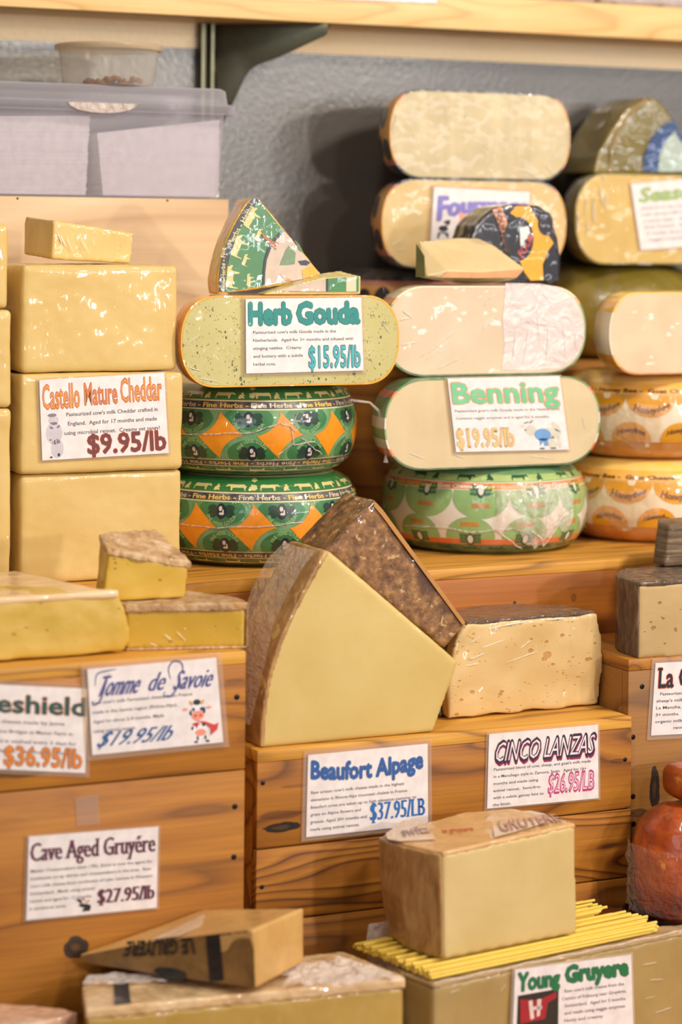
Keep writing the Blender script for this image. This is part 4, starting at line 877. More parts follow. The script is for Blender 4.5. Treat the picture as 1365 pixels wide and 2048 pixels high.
part('top_rind', organic(hull([p+Vector((0, 0, -.006)) for p in tp_]+[p+Vector((0, 0, .003)) for p in tp_]+[mid+Vector((0, 0, .004)), (mid+base3[3])/2+Vector((0, 0, .006)), (mid+base3[2])/2+Vector((0, 0, .007))]), .0022, 2, .0022, 40, .0012, 120, 6), TRIND('tomme_rind_b', 9), r, 180)

glint_strips(rT, [(330, 1268, 344, 1282, 3), (352, 1262, 376, 1286, 2), (366, 1254, 400, 1284, 2.5), (388, 1262, 430, 1292, 2), (420, 1276, 450, 1292, 2), (300, 1286, 316, 1292, 2)], flatY(tf[0][1]-.022), CLOUDY)
# ------------------------------------------------------------------ tall Beaufort wedge standing on the middle crate
yb = YC+.012
fp = [(521, 1495), (868, 1471), (918, 1324), (790, 1213), (716, 1150), (659, 1102), (649, 1101), (624, 1145), (596, 1199), (574, 1243), (555, 1287), (543, 1325), (533, 1364), (526, 1405), (521, 1452)]
fr = [PY(u, v, yb) for u, v in fp]; zmin = zC+.0005; fr[0].z = zmin; fr[1].z = zmin
bkv = Vector((.002, .118, 0)); bk = [p+bkv for p in fr]
r = root('beaufort_wedge', ((fr[0].x+fr[1].x)/2, yb+.06, zC), 'tall pale-yellow wedge with curved brown rind, above the Beaufort Alpage card', 'cheese')
BEAU = cheese('beaufort_paste', (222, 192, 118), (232, 206, 138), wrap=.35, rough=.5, sc=8, bmp=.25, seed=18, ws=.35)
BRIND = lambda nm, seed, w=.9: rindmat(nm, [(138, 98, 54), (178, 134, 80), (204, 164, 106)], 22, w, .6, .5, seed=seed, ws=.8)
part('cut_paste', organic(loft([fr, bk]), .004, 4, .0008, 12, seed=4), BEAU, r, 180)
rim = [(p.x, p.z) for p in fr[5:]]+[(fr[0].x, fr[0].z+.001)]
yy0, yy1 = yb-.001, yb+.122
part('rind', organic(stripshell(rim, yy0, yy1, .008, -1), .003, 1, .0010, 25, .0006, 90), BRIND('beaufort_rind', 6), r, 180)
pf = [PY(u, v, yb+.05) for u, v in ((594, 1085), (516, 1190), (493, 1300), (492, 1400))]
V = []; Fc = []
edge = [PY(u, v, yb) for u, v in ((655, 1101), (628, 1140), (600, 1195), (572, 1250), (552, 1300), (538, 1350), (528, 1400), (522, 1450))]
nb = 14
for i, p in enumerate(edge):
    for k in range(nb+1):
        t = k/nb; q = p+Vector((-.012-.010*math.sin(PI*t)-.006*math.sin(i*.9), .004+.118*t, 0)); q += Vector((-1, 0, .2))*(.006*abs(noise.noise(q*60))+.004*noise.noise(q*130)); V.append(q)
for i in range(len(edge)-1):
    for k in range(nb): a = i*(nb+1)+k; Fc.append((a, a+1, a+nb+2, a+nb+1))
part('loose_film', (V, Fc), film('clingfilm_side', (255, 250, 240), .13, .12, 1.0, .9, 80), r, 180)
# dark mottled wedge leaning behind it
yk = yb+.045
fp = [(655, 1101), (751, 1000), (770, 1022), (934, 1247), (892, 1297), (790, 1216)]
fr = [PY(u, v, yk) for u, v in fp]; bk = [p+Vector((-.004, .095, .004)) for p in fr]
r = root('beaufort_wedge', (sum((p for p in fr), Vector())/6), 'mottled brown-rinded wedge leaning against the tall pale wedge', 'cheese')
part('rind', organic(loft([fr, bk]), .0035, 3, .0018, 20, .0008, 70, 7), rindmat('mottled_rind', [(74, 50, 34), (112, 76, 46), (146, 104, 62), (184, 142, 92)], 60, .8, .6, .5, seed=4, ws=.5, dist=0, blotch=[(60, .62, (196, 160, 112)), (10, .56, (88, 58, 44)), (120, .68, (60, 40, 30))]), r, 180)
ee = [PY(u, v, yk-.0035) for u, v in ((752, 1004), (771, 1026), (932, 1246), (926, 1250), (765, 1032), (748, 1012))]
part('cut_edge', prism(ee, (0, .002, 0)), flat((190, 134, 66), .5, .6, seed=9), r, 40, label='lighter orange cut edge')

# ------------------------------------------------------------------ Cinco Lanzas half wheel
c0, c1 = PZ(897, 1442, zC), PZ(1200, 1411, zC); dx = (c1-c0); L = dx.length; dx.normalize(); ny = Vector((-dx.y, dx.x, 0)); mid = (c0+c1)/2
fp = [(899, 1441), (1050, 1432), (1122, 1425), (1199, 1411), (1204, 1370), (1207, 1325), (1203, 1270), (1194, 1226), (1130, 1230), (1067, 1235), (1000, 1241), (935, 1249), (918, 1270), (909, 1295), (903, 1330), (896, 1390)]
def onface(u, v, p0, nn):
    q = ray(u, v); return CAM+q*((p0-CAM).dot(nn)/q.dot(nn))
fr = [onface(u, v, c0, ny) for u, v in fp]
for i in range(4): fr[i].z = max(fr[i].z, zC+.003) if i not in (0, 3) else zC+.003
rings = []; cw = (c0+c1)/2
for k in range(9):
    a = k/8; dep = .125*math.sin(a*PI/2); ws_ = math.cos(a*PI/2)*.96+.04
    rings.append([cw+(p-cw).dot(dx)*dx*ws_+Vector((0, 0, p.z-cw.z))+ny*dep for p in fr])
r = root('manchego_cheese', (cw.x, cw.y+.05, zC), 'cream half wheel with small holes and dark woven rind, above the Cinco Lanzas card', 'cheese')
part('cut_paste', organic(loft(rings), .004, 3, .003, 26, seed=5), cheese('manchego_paste', (226, 190, 132), (238, 206, 152), wrap=.9, rough=.5, sc=7, bmp=.6, seed=24, ws=.8, rot=-.9, holes=[(40, .078, (186, 136, 70)), (95, .10, (200, 154, 92))]), r, 180)
DR = rindmat('woven_dark_rind', [(66, 48, 38), (96, 72, 56), (128, 100, 80)], 60, .9, .6, .7, seed=6, stretch=(1, 1, 3), ws=.7)
tr = [[Vector((p.x, p.y, fr[9].z+(.0012 if True else 0)))+dx*0 for p in []]]
top = [[cw+(p-cw).dot(dx)*dx*(math.cos(k/8*PI/2)*.965+.045)+ny*(.128*math.sin(k/8*PI/2)+.001) for p in (fr[11], fr[7])] for k in range(9)]
tz = (fr[7].z+fr[11].z)/2
ol = [t[0] for t in top]+[t[1] for t in top][::-1]
def zt_at(p, ad): k = (p-cw).dot(dx)/L+.5; return fr[11].z*(1-k)+fr[7].z*k+ad
part('top_rind', organic(loft([[Vector((p.x, p.y, zt_at(p, -.003))) for p in ol], [Vector((p.x, p.y, zt_at(p, .0035))) for p in ol]]), .0025, 2, .0008, 30), DR, r, 180)
sd = [[cw+(p-cw).dot(dx)*dx*(math.cos(k/8*PI/2)*.96+.04)+Vector((0, 0, p.z-cw.z))+ny*(.125*math.sin(k/8*PI/2)) for p in fr[11:]+[fr[0]]] for k in range(1, 9)]
sh_ = []
for row in sd: sh_.append([p-dx*.001 for p in row]+[p-dx*.004+ny*.002 for p in row[::-1]])
part('side_rind', loft(sh_), DR, r, 60)
sd = [[cw+(p-cw).dot(dx)*dx*(math.cos(k/8*PI/2)*.96+.04)+Vector((0, 0, p.z-cw.z))+ny*(.125*math.sin(k/8*PI/2)) for p in fr[3:8]] for k in range(1, 9)]
part('side_rind', loft([[p+dx*.001 for p in row]+[p+dx*.004+ny*.002 for p in row[::-1]] for row in sd]), DR, r, 60)

glint_strips(r, [(940, 1286, 962, 1272, 2), (962, 1296, 1010, 1278, 2.5), (935, 1320, 970, 1306, 2.5), (930, 1332, 958, 1326, 2), (1040, 1298, 1062, 1278, 3), (980, 1258, 1010, 1250, 3), (1000, 1252, 1060, 1242, 3), (1090, 1240, 1130, 1236, 3.5), (1122, 1412, 1128, 1404, 2), (1010, 1326, 1080, 1300, 1.6)], lambda u, v: onface(u, v, c0, ny)-ny*.0012, CLOUDY)
# ------------------------------------------------------------------ grey-rinded block on the right crate
GR = rindmat('grey_brown_rind', [(70, 54, 42), (104, 82, 64), (150, 124, 98)], 34, .5, .75, .9, seed=8, stretch=(2.2, 2.2, .8))
o0 = PZ(1279, 1317, zD); hL = PY(1282, 1166, o0.y).z-zD; k0 = PZ(1246, 1303, zD)
foot = [(o0.x, o0.y), (o0.x+.17, o0.y-.004), (o0.x+.20, o0.y+.06), (o0.x+.17, o0.y+.15), (k0.x+.05, k0.y+.075), (k0.x+.01, k0.y+.03), (k0.x-.003, k0.y)]
planwedge('aged_cheese_block', 'pale beige block with grey-brown crust on the right crate above the La O card', foot, zD, hL+.002, .006, GR, cheese('aged_paste', (196, 164, 116), (210, 180, 132), rough=.6, sc=9, bmp=.4, seed=27, holes=[(60, .1, (150, 116, 72))]), side=[(4, 5, 6, 0)], over=.002)
zg = zD+hL+.004; g0 = PZ(1330, 1133, zg)
foot = [(g0.x, g0.y), (g0.x+.11, g0.y-.01), (g0.x+.12, g0.y+.09), (g0.x+.03, g0.y+.08), (g0.x-.002, g0.y+.03)]
r = root('aged_cheese_wedge', (g0.x+.05, g0.y+.04, zg), 'dark basket-ribbed rind wedge on the grey-rinded block, at the right edge', 'cheese')
hh = PY(1345, 1050, g0.y).z-zg
RB_ = rindmat('basket_rind', [(60, 46, 34), (120, 98, 74), (156, 130, 100)], 12, .3, .75, 1.2, seed=12, stretch=(.6, .6, 14))
part('rind', organic(loft([[Vector((x, y, zg)) for x, y in foot], [Vector((x+.012, y+.004, zg+hh)) for x, y in foot]]), .003, 3, .001, 60), RB_, r, 180)

# ------------------------------------------------------------------ Gruyere at the bottom
zR = .4838
bl = [PZ(868, 1967, zR), PZ(1365, 1862, zR)]; dR = (bl[1]-bl[0]).normalized(); bl.append(bl[0]+dR*.53)
c813 = PZ(815, 1945, zR); c740 = Vector((-.045, -.372, zR))
GRUY = lambda nm, seed, w=.8, c1=(208, 178, 112), c2=(222, 194, 130): cheese(nm, c1, c2, wrap=w, rough=.5, sc=8, bmp=.3, seed=seed, ws=.6, rot=1.1)
ftR = [(bl[0].x, bl[0].y), (bl[2].x, bl[2].y), (bl[2].x+.005, bl[2].y+.014), (.27, -.512), (c740.x+.03, c740.y), (c740.x-.01, c740.y-.01), (c813.x-.004, c813.y)]
rR = planwedge('gruyere_block', 'large film-wrapped wedge under the yellow spaghetti, with the Young Gruyere card', ftR, TZ+.001, zR-TZ-.001, .005, rindmat('gruyere_rind', [(176, 148, 100), (192, 164, 116)], 14, .9, .5, .4, seed=2, ws=.9), GRUY('gruyere_paste', 28, 1.0, (176, 148, 92), (192, 164, 108)), side=[(5, 6)], over=.001, voxel=.0045)
glint_strips(rR, [(1200, 2000, 1230, 1988, 1.6), (1285, 1930, 1316, 1924, 1.4), (1300, 1960, 1330, 1958, 1.4), (1310, 2026, 1345, 2014, 1.6), (1000, 1985, 1012, 1968, 1.2), (900, 1986, 922, 1978, 1.4), (1290, 1998, 1312, 1992, 1.2)], lambda u, v: CAM+ray(u, v)*((bl[0]-Vector((-dR.y, dR.x, 0))*.0025-CAM).dot(Vector((-dR.y, dR.x, 0)))/ray(u, v).dot(Vector((-dR.y, dR.x, 0)))), CLOUDY)
hp = [PY(735, 1890, -.40), PY(745, 1852, -.40), PY(770, 1838, -.40), PY(800, 1846, -.40)]
part('loose_film', gridpatch(PY(730, 1905, -.41), PY(860, 1905, -.41), PY(800, 1838, -.385), PY(738, 1848, -.385), 20, 14, .006, 60, 2, (0, -1, .3)), CLOUDY, rR, 180)
part('loose_film', gridpatch(PY(735, 1925, -.47), PY(868, 1972, -.625), PY(862, 1962, -.618), PY(732, 1890, -.44), 24, 10, .004, 70, 5, (0, -.5, 1)), CLING, rR, 180)
part('film_fold', tube([bl[0]+dR*t+Vector((0, -.002, .001+.0012*math.sin(t*90))) for t in [i*.02 for i in range(24)]], .0011, 6), CLOUDY, rR)
# spaghetti between block and chunk
zs_ = zR+.0026
SPM = cheese('spaghetti_yellow', (255, 214, 88), (255, 226, 112), rough=.35, sc=30, bmp=.05, seed=2, sss=.1); rr_ = .0023
e0, e1 = PZ(866, 1961, zs_), PZ(701, 1894, zs_); s1, s0 = PZ(1342, 1862, zs_), PZ(1200, 1801, zs_)
NS = 80; proto = None; uax = dR.normalized(); vax = Vector((-uax.y, uax.x, 0))
k = 0
W_ = (e1-e0).dot(vax)
for i in range(NS):
    row = 0 if i < 40 else (1 if i < 71 else 2); j = i if row == 0 else (i-40 if row == 1 else i-71)
    t = (j+.5)/40*.985 if row == 0 else ((j+1.0)/40*(1.0 if j < 20 else 1.2) if row == 1 else (j*4+1.6)/40)
    base = e0+vax*(W_*t+.001); base += uax*((e1-e0).dot(uax)*t+random.uniform(-.003, .003))
    Ls = .255+random.uniform(-.012, .012)
    if 12 < j and row == 0: Ls = .27-.0020*(j-12)+random.uniform(-.014, .008)
    L_ = max(.2, Ls)*1.62
    ang = random.uniform(-.012, .012); d_ = uax*math.cos(ang)+vax*math.sin(ang)
    zc_ = zs_+rr_+row*rr_*1.75; p = Vector((base.x, base.y, zc_))
    if proto is None:
        V, Fc = tube([Vector((0, 0, 0)), Vector((.5, 0, 0)), Vector((1, 0, 0))], rr_, 8); me = bpy.data.meshes.new('spaghetti_strand'); me.from_pydata([tuple(v) for v in V], [], Fc); me.materials.append(SPM)
        for q in me.polygons: q.use_smooth = True
        me.set_sharp_from_angle(angle=1.0); proto = bpy.data.objects.new('spaghetti_strand', me); o = proto
    else: o = proto.copy()
    COL.objects.link(o); o.location = p; o.rotation_euler = (0, 0, math.atan2(d_.y, d_.x)); o.scale = (L_, 1, 1)
    prop(o, 'single dry yellow spaghetti strand in the flat bundle under the gruyere chunk', 'spaghetti', 'spaghetti strands under the chunk')
# chunk standing on the spaghetti
zk = zs_+rr_*2+rr_*3.5+.0006
k0, k1, k2 = PZ(890, 1919, zk), PZ(1156, 1866, zk), PZ(783, 1868, zk)
kb = Vector((.145, -.44, zk)); km = PZ(820, 1893, zk)+Vector((-.004, -.002, 0))
ht = PY(886, 1709, k0.y).z-zk; ht2 = PY(1152, 1650, k1.y).z-zk; ht3 = PY(756, 1675, k2.y).z-zk
r = root('gruyere_chunk', ((k0.x+k1.x)/2, -.5, zk), 'big pale chunk with brown printed rind sitting on the yellow spaghetti', 'cheese')
bot = [k0, k1, kb+Vector((.01, 0, 0)), kb+Vector((-.06, .02, 0)), k2, km]
lean = Vector((-.010, 0, 0))
topp = [k0+Vector((-.004, 0, ht)), k1+Vector((-.003, 0, ht2)), kb+Vector((.0, 0, ht2+.002)), kb+Vector((-.07, .02, ht2-.001)), k2+lean*1.6+Vector((0, 0, ht3)), km+lean*.8+Vector((0, 0, (ht+ht3)/2))]
midr = [(a+b)/2+(Vector((-.006, -.004, 0)) if i in (4, 5) else Vector()) for i, (a, b) in enumerate(zip(bot, topp))]
part('cut_paste', organic(loft([bot, midr, topp]), .004, 4, .001, 14, seed=9), GRUY('gruyere_chunk_paste', 33, .35, (222, 194, 134), (234, 210, 156)), r, 180)
sr = []
for ring in (bot, midr, topp): sr.append([ring[4]+Vector((-.005, .002, 0)), ring[5]+Vector((-.005, -.003, 0)), ring[0]+Vector((-.0045, -.001, 0)), ring[0]+Vector((.0005, .004, 0)), ring[5]+Vector((.004, .004, 0)), ring[4]+Vector((.004, .006, 0))])
part('side_rind', organic(loft(sr), .0028, 2, .0008, 30, .0004, 80), rindmat('chunk_rind', [(140, 100, 52), (172, 130, 76), (194, 156, 100)], 30, .5, .6, .4, seed=15, stretch=(2, 2, .7)), r, 180)
tpx = [p+Vector((0, 0, .0005)) for p in topp]; cc = sum(tpx, Vector())/6; tpx = [cc+(p-cc)*.996 for p in tpx]
part('top_rind', organic(loft([[p+Vector((0, 0, -.006)) for p in tpx], [p+Vector((0, 0, .0025)) for p in tpx]]), .0026, 5, .0006, 30), rindmat('chunk_top', [(196, 150, 92), (214, 172, 116)], 20, .7, .5, .3, seed=16), r, 180)
def ontop(nm, pts, colr, lv=0, lab=None):
    V = []
    for u, v in pts:
        nn = (topp[1]-topp[0]).cross(topp[4]-topp[0]).normalized(); p0_ = topp[0]+Vector((0, 0, .0055+lv*.0006)); q = ray(u, v); V.append(CAM+q*((p0_-CAM).dot(nn)/q.dot(nn)))
    return V
def toppart(nm, pts, colr, lv=0, lab=None): return part(nm, prism(ontop(nm, pts, colr, lv), (0, 0, -.0006)), flat(colr, .45, .5, seed=5), r, 0, label=lab)
toppart('printed_label', ((772, 1667), (808, 1640), (853, 1642), (872, 1678), (800, 1682), (776, 1678)), (222, 192, 160), 0, 'whitish printed strip')
toppart('printed_label', ((981, 1625), (1062, 1621), (1090, 1627), (1110, 1640), (1040, 1660), (990, 1674)), (222, 196, 168), 0, 'pale strip with outlined red-brown letters')
def toptext(s, px, colr, lv=2, **k):
    V, Fc = text2d(s, (0, 1, 0, 1), .02, **k); q_ = ontop('', px, 0, lv)
    TL, TR, BR_, BL = q_; part('band_lettering', ([BL*(1-a)*(1-b)+BR_*a*(1-b)+TR*a*b+TL*(1-a)*b for a, b in V], Fc), flat(colr, .5, .3), r, 0)
toptext('GRUYERE', ((992, 1632), (1110, 1627), (1126, 1640), (1000, 1664)), (176, 120, 96)); toptext('gruyere switzerland', ((872, 1648), (972, 1636), (974, 1642), (874, 1654)), (120, 90, 90)); toptext('le gruyere', ((884, 1657), (946, 1652), (948, 1660), (886, 1665)), (200, 90, 50)); toptext('switz', ((800, 1655), (856, 1650), (860, 1664), (806, 1672)), (150, 120, 120))

# left: large block, Le Gruyere wedge on it
zL = .491
a0, a1, a2, a3 = PZ(172, 2019, zL), PZ(810, 1956, zL), PZ(665, 1920, zL), PZ(172, 1960, zL)
ftL = [(a0.x, a0.y), (a1.x, a1.y), (a1.x+.003, a1.y+.02), (a2.x+.03, a2.y+.03), (a3.x+.02, a3.y+.01), (a3.x-.012, a3.y-.02)]
rL = planwedge('gruyere_block', 'large film-wrapped yellow block at the bottom, under the small wedge with upside-down print', ftL, TZ+.001, zL-TZ-.001, .012, rindmat('gruyere_rind_b', [(190, 148, 96), (218, 184, 136), (228, 200, 160)], 14, 1, .5, .5, seed=21, ws=1.2), GRUY('gruyere_paste_b', 29, .9, (190, 154, 70), (206, 172, 90)), over=.001, voxel=.0045)
part('loose_film', gridpatch(PZ(165, 1968, zL+.006), PZ(600, 1950, zL+.006), PZ(600, 1925, zL+.006), PZ(175, 1950, zL+.006), 40, 8, .004, 60, 1, (0, 0, 1)), CLOUDY, rL, 180)
part('loose_film', gridpatch(PZ(560, 1975, zL+.005), PZ(812, 1955, zL+.005), PZ(690, 1915, zL+.010), PZ(600, 1925, zL+.008), 30, 14, .007, 50, 8, (0, 0, 1)), CLOUDY, rL, 180)
part('printed_pattern', slab([zp(230, 2010, zL+.001), zp(262, 2006, zL+.001), zp(256, 1955, zL+.001), zp(228, 1958, zL+.001)], zL+.0012, zL+.0022), flat((46, 46, 52), .4, .8, seed=5), rL, 0, label='dark printed stripe')
zw = zL+.010
g0, g1, g2 = PZ(160, 1927, zw+.004), PZ(512, 1977, zw), PZ(609, 1924, zw)
g0.y = min(g0.y, -.40); g0 = PY(160, 1927, -.405); g3 = g0+Vector((.05, .006, 0)); 
g0.z = max(g0.z, zw+.001)
h1 = PY(497, 1860, g1.y).z-g1.z; h2 = PY(604, 1817, g2.y).z-g2.z; h0 = PY(158, 1908, g0.y).z-g0.z
gb = Vector((g2.x-.10, -.400, g2.z)); hb = h2
bot = [g0, g1, g2, gb, g3]; topw = [g0+Vector((0, 0, h0)), g1+Vector((-.004, 0, h1)), g2+Vector((-.002, 0, h2)), gb+Vector((-.0, 0, PY(312, 1831, -.402).z-gb.z)), g3+Vector((0, 0, h0+.008))]
r = root('gruyere_wedge', (g1+g2)/2, 'small brown wedge with upside-down black print, lying on the large bottom block', 'cheese')
part('cut_paste', organic(loft([bot, topw]), .0028, 3, .0008, 25), rindmat('wedge_side', [(196, 150, 84), (214, 170, 102)], 14, .6, .5, .3, seed=23), r, 180)
nn = (g1-g0).cross(Vector((0, 0, 1))).normalized()
def onlab(u, v, lv): 
    p0_ = g0+nn*0+Vector((0, 0, 0)); q = ray(u, v); d_ = nn*(-1 if nn.y > 0 else 1)*(.0015+lv*.0005); return CAM+q*((p0_+d_-CAM).dot(nn)/q.dot(nn))
part('rind_label', prism([onlab(u, v, 1) for u, v in ((162, 1912), (300, 1884), (495, 1861), (508, 1900), (511, 1975), (420, 1964), (300, 1946), (170, 1924))], (0, .0018, 0)), rindmat('brown_label', [(104, 76, 38), (132, 98, 52), (156, 118, 66)], 22, .6, .5, .3, seed=24), r, 0, label='brown rind with printed label')
def labtext(s, px, colr, lv=4, **k):
    V, Fc = text2d(s, (0, 1, 0, 1), .03, **k); TL, TR, BR_, BL = [onlab(u, v, lv) for u, v in px]; part('band_lettering', ([BL*(1-a)*(1-b)+BR_*a*(1-b)+TR*a*b+TL*(1-a)*b for a, b in V], Fc), flat(colr, .5, .3), r, 0)
labtext('LE GRUYERE', ((392, 1908), (246, 1914), (254, 1884), (386, 1876)), (40, 34, 30), serif=.05)
for q_ in (((412, 1872), (440, 1869), (448, 1960), (420, 1964)),): part('printed_stripe', prism([onlab(u, v, 3) for u, v in q_], (0, .0008, 0)), flat((30, 32, 36), .4, .6), r, 0, label='black stripe')
part('printed_emblem', prism([onlab(u, v, 3) for u, v in ((308, 1942), (316, 1935), (345, 1936), (372, 1945), (374, 1956), (356, 1963), (330, 1960))], (0, .0008, 0)), flat((34, 40, 46), .4, .6), r, 0)
ts = lambda a, b_: topw[0]*(1-a)*(1-b_)+topw[1]*a*(1-b_)+topw[2]*a*b_+topw[3]*(1-a)*b_+Vector((0, 0, .0028))
part('top_strip', prism([ts(.36, .10), ts(.52, .10), ts(.40, .8), ts(.2, .8)], (0, 0, -.0008)), flat((220, 192, 160), .5, .5), r, 0, label='pale printed strip on top')

# wrapped cheese at bottom left corner
zc_ = .470; p0_, p1_ = PZ(-60, 2062, zc_), PZ(150, 2028, zc_)
ft = [zp(-130, 2080, zc_), zp(60, 2050, zc_), zp(152, 2026, zc_), zp(120, 2016, zc_), zp(0, 2008, zc_), zp(-150, 2008, zc_)]
planwedge('washed_rind_cheese', 'pinkish wrapped cheese just showing at the bottom left corner', ft, TZ+.001, zc_-TZ-.001, .014, rindmat('pink_rind', [(196, 140, 108), (216, 176, 148), (232, 204, 180)], 12, 1, .5, .6, seed=27, ws=1.2), GRUY('pink_paste', 37, .9, (190, 150, 80), (200, 160, 90)), over=.002)

# ------------------------------------------------------------------ smoked orange cheeses on the black tray, right
zE = PZ(1300, 1800, .4655).z
E_ = crate('wooden_crate', (.6, -.48, TZ), 'low reddish-brown crate under the black tray at the right edge', .285, 1.25, -.475, YD-.001 if False else -.352, TZ, .4655,
    [W('crate_plank_j', seed=81, dark=(80, 34, 14), mid=(130, 62, 26), light=(150, 76, 34))], [])
tray = root('black_tray', (.455+.04, -.44, .4655), 'round black plastic tray with raised rings under the orange smoked cheeses', 'tray')
tx_, ty_ = PY(1258, 1800, -.43).x+.095, -.43
def ringmesh(r0, r1, z0, z1, n=48, rr=.0): return loft([[Vector((tx_+r*math.cos(a*2*PI/n), ty_+r*math.sin(a*2*PI/n)*.85, z)) for a in range(n)] for r, z in ((r0, z0), (r1, z0), (r1, z1), (r0, z1), (r0, z0))], cap=False)
part('tray_base', loft([[Vector((tx_+.08*math.cos(a*2*PI/48), ty_+.08*.85*math.sin(a*2*PI/48), z)) for a in range(48)] for z in (.466, .469)]), flat((24, 20, 20), .3, .5, name='black_plastic'), tray, 30)
for r0 in (.090, .078, .066): part('tray_rim', ringmesh(r0, r0+.004, .466, .477 if r0 > .08 else .4725), flat((24, 20, 20), .3, .5, name='black_plastic'), tray, 30)
SM = rindmat('smoked_rind', [(88, 26, 2), (140, 50, 4), (176, 76, 8), (204, 108, 20)], 16, .5, .4, .4, seed=31, ws=.5, blotch=[(30, .68, (226, 150, 50))])
xc = PY(1266, 1730, -.435).x+.094; zc0 = .4705; ztop = PY(1335, 1612, -.44).z
g = hull([Vector((xc+.083*sx*k1, -.435+.075*sy*k1, zc0+z)) for z, k1 in [((ztop-zc0)*f_, k_) for f_, k_ in ((0, .78), (.08, .9), (.3, 1), (.62, 1), (.82, .88), (.94, .66), (1, .42))] for sx, sy in [(math.cos(t*PI/10), math.sin(t*PI/10)) for t in range(20)]])
r = root('smoked_cheese', (xc, -.435, zc0), 'large glossy orange-brown smoked cheese in a plastic bag, on the black tray', 'cheese'); part('rind', organic(g, .0035, 4, .004, 18, .001, 60, 3), SM, r, 180)
V, Fc = [], []
for i in range(13):
    for k in range(9):
        a = PI*.80+PI*.55*i/12; t = k/8; p = Vector((xc+.089*math.cos(a), -.435+.081*math.sin(a), zc0+.012+.10*t)); n_ = Vector((math.cos(a), math.sin(a), 0)); V.append(p+n_*(.004*noise.noise(p*80)+.003*noise.noise(p*170))*1.5)
for i in range(12):
    for k in range(8): q = i*9+k; Fc.append((q, q+1, q+10, q+9))
part('loose_film', (V, Fc), film('clingfilm_thin', (255, 246, 236), .04, .1, 1.0, .9, 80), r, 180)
zc1 = ztop+.001; ux = PY(1325, 1560, -.40).x; 
g = box(ux, ux+.10, -.475, -.385, ztop+.003, PY(1350, 1532, -.43).z, .02, 3); zmin = ztop
part_ = part('smoked_cheese', organic(g, .003, 5, .002, 20, seed=5), SM, None, 180, loc=(ux+.05, -.42, zmin)); prop(part_, 'smaller orange smoked cheese with squared sides, resting on the large one at the right edge', 'cheese')
# ================================================================== plastic bin with napkins, tub of nuts
yBn = Y2+.01; zb = zP+.0006
CLR = film('bin_plastic', (224, 220, 226), .22, .35, .05, .5, 8)
def q(u, v, Y=yBn): return PY(u, v, Y)
x1b, x1t = q(446, 386).x, q(460, 236).x; zt_ = q(300, 222).z; zl = q(300, 205).z; ztop = q(300, 172).z
r = root('storage_bin', (-.4, yBn+.1, zb), 'wide translucent plastic bin with snap lid standing on the plywood box', 'storage bin')
def rrect(x0, x1, y0, y1, z, rc=.02, n=4):
    P = []
    for cx_, cy_, a0 in ((x1-rc, y1-rc, 0), (x0+rc, y1-rc, 90), (x0+rc, y0+rc, 180), (x1-rc, y0+rc, 270)):
        for i in range(n+1): a = math.radians(a0+90*i/n); P.append(Vector((cx_+rc*math.cos(a), cy_+rc*math.sin(a), z)))
    return P
xL = x1b-.62; yBk = WY-.03
part('bin_body', loft([rrect(xL+.01, x1b-.008, yBn+.008, yBk-.008, zb), rrect(xL+.004, x1b, yBn+.004, yBk-.004, zb+.008), rrect(xL-.004, x1t-.004, yBn, yBk, zt_)], cap=False), CLR, r, 50)
part('bin_floor', loft([rrect(xL+.01, x1b-.008, yBn+.008, yBk-.008, zb), rrect(xL+.01, x1b-.008, yBn+.008, yBk-.008, zb+.002)]), CLR, r, 50)
xr = q(474, 220).x
lid = part('bin_lid', loft([rrect(xL-.012, xr-.001, yBn-.009, yBk+.004, zt_-.004), rrect(xL-.014, xr, yBn-.011, yBk+.006, zt_+.002), rrect(xL-.014, xr, yBn-.011, yBk+.006, zl-.003), rrect(xL-.010, xr-.006, yBn-.006, yBk, zl), rrect(xL-.002, xr-.010, yBn+.002, yBk-.006, zl+.001), rrect(xL+.0, xr-.013, yBn+.005, yBk-.01, ztop-.004), rrect(xL+.006, xr-.018, yBn+.011, yBk-.015, ztop)], cap=False), CLR, r, 50)
part('lid_top', loft([rrect(xL+.006, xr-.018, yBn+.011, yBk-.015, ztop-.0015), rrect(xL+.006, xr-.018, yBn+.011, yBk-.015, ztop)]), CLR, r, 50)
n = 18; th = [PI+PI*i/n for i in range(n+1)]; cxh = q(200, 212).x; hw = q(268, 212).x-cxh
part('lid_tab', prism([Vector((cxh+hw*math.cos(t), yBn-.012, zl-.004+.017*math.sin(t))) for t in th], (0, -.002, 0)), CLOUDY, r, 30)
# napkins
NP = flat((250, 246, 244), .8, 0, name='napkin_white')
def napkins(px, Y, dep, label, seed):
    TL, TR, BR_, BL = [PY(u, v, Y) for u, v in px]; zmn = zb+.0035; BL.z = BR_.z = zmn; n = 38; V = []; Fc = []; rnd = random.Random(seed)
    for i in range(n):
        t = i/(n-1)
        for hf in (0, .62):
            s = min(1, t+hf/n); a = BL*(1-s)+TL*s; b = BR_*(1-s)+TR*s; j = rnd.uniform(-.0008, .0008); jb = rnd.uniform(0, .0004)
            V += [a+Vector((j, jb, 0)), b+Vector((j+rnd.uniform(-.001, .001), jb, 0)), b+Vector((j, dep, 0)), a+Vector((j, dep, 0))]
    m = len(V)//4
    for i in range(m-1):
        for k in range(4): a_ = i*4+k; b_ = i*4+(k+1) % 4; Fc.append((a_, b_, b_+4, a_+4))
    Fc += [(3, 2, 1, 0), tuple((m-1)*4+k for k in range(4))]
    return prop(part('napkin_stack', (V, Fc), NP, None, 0, loc=(BL+BR_)/2), label, 'paper napkins')
napkins([(-150, 232), (180, 232), (172, 376), (-150, 376)], yBn+.022, .12, 'stack of white paper napkins at the left inside the plastic bin', 1)
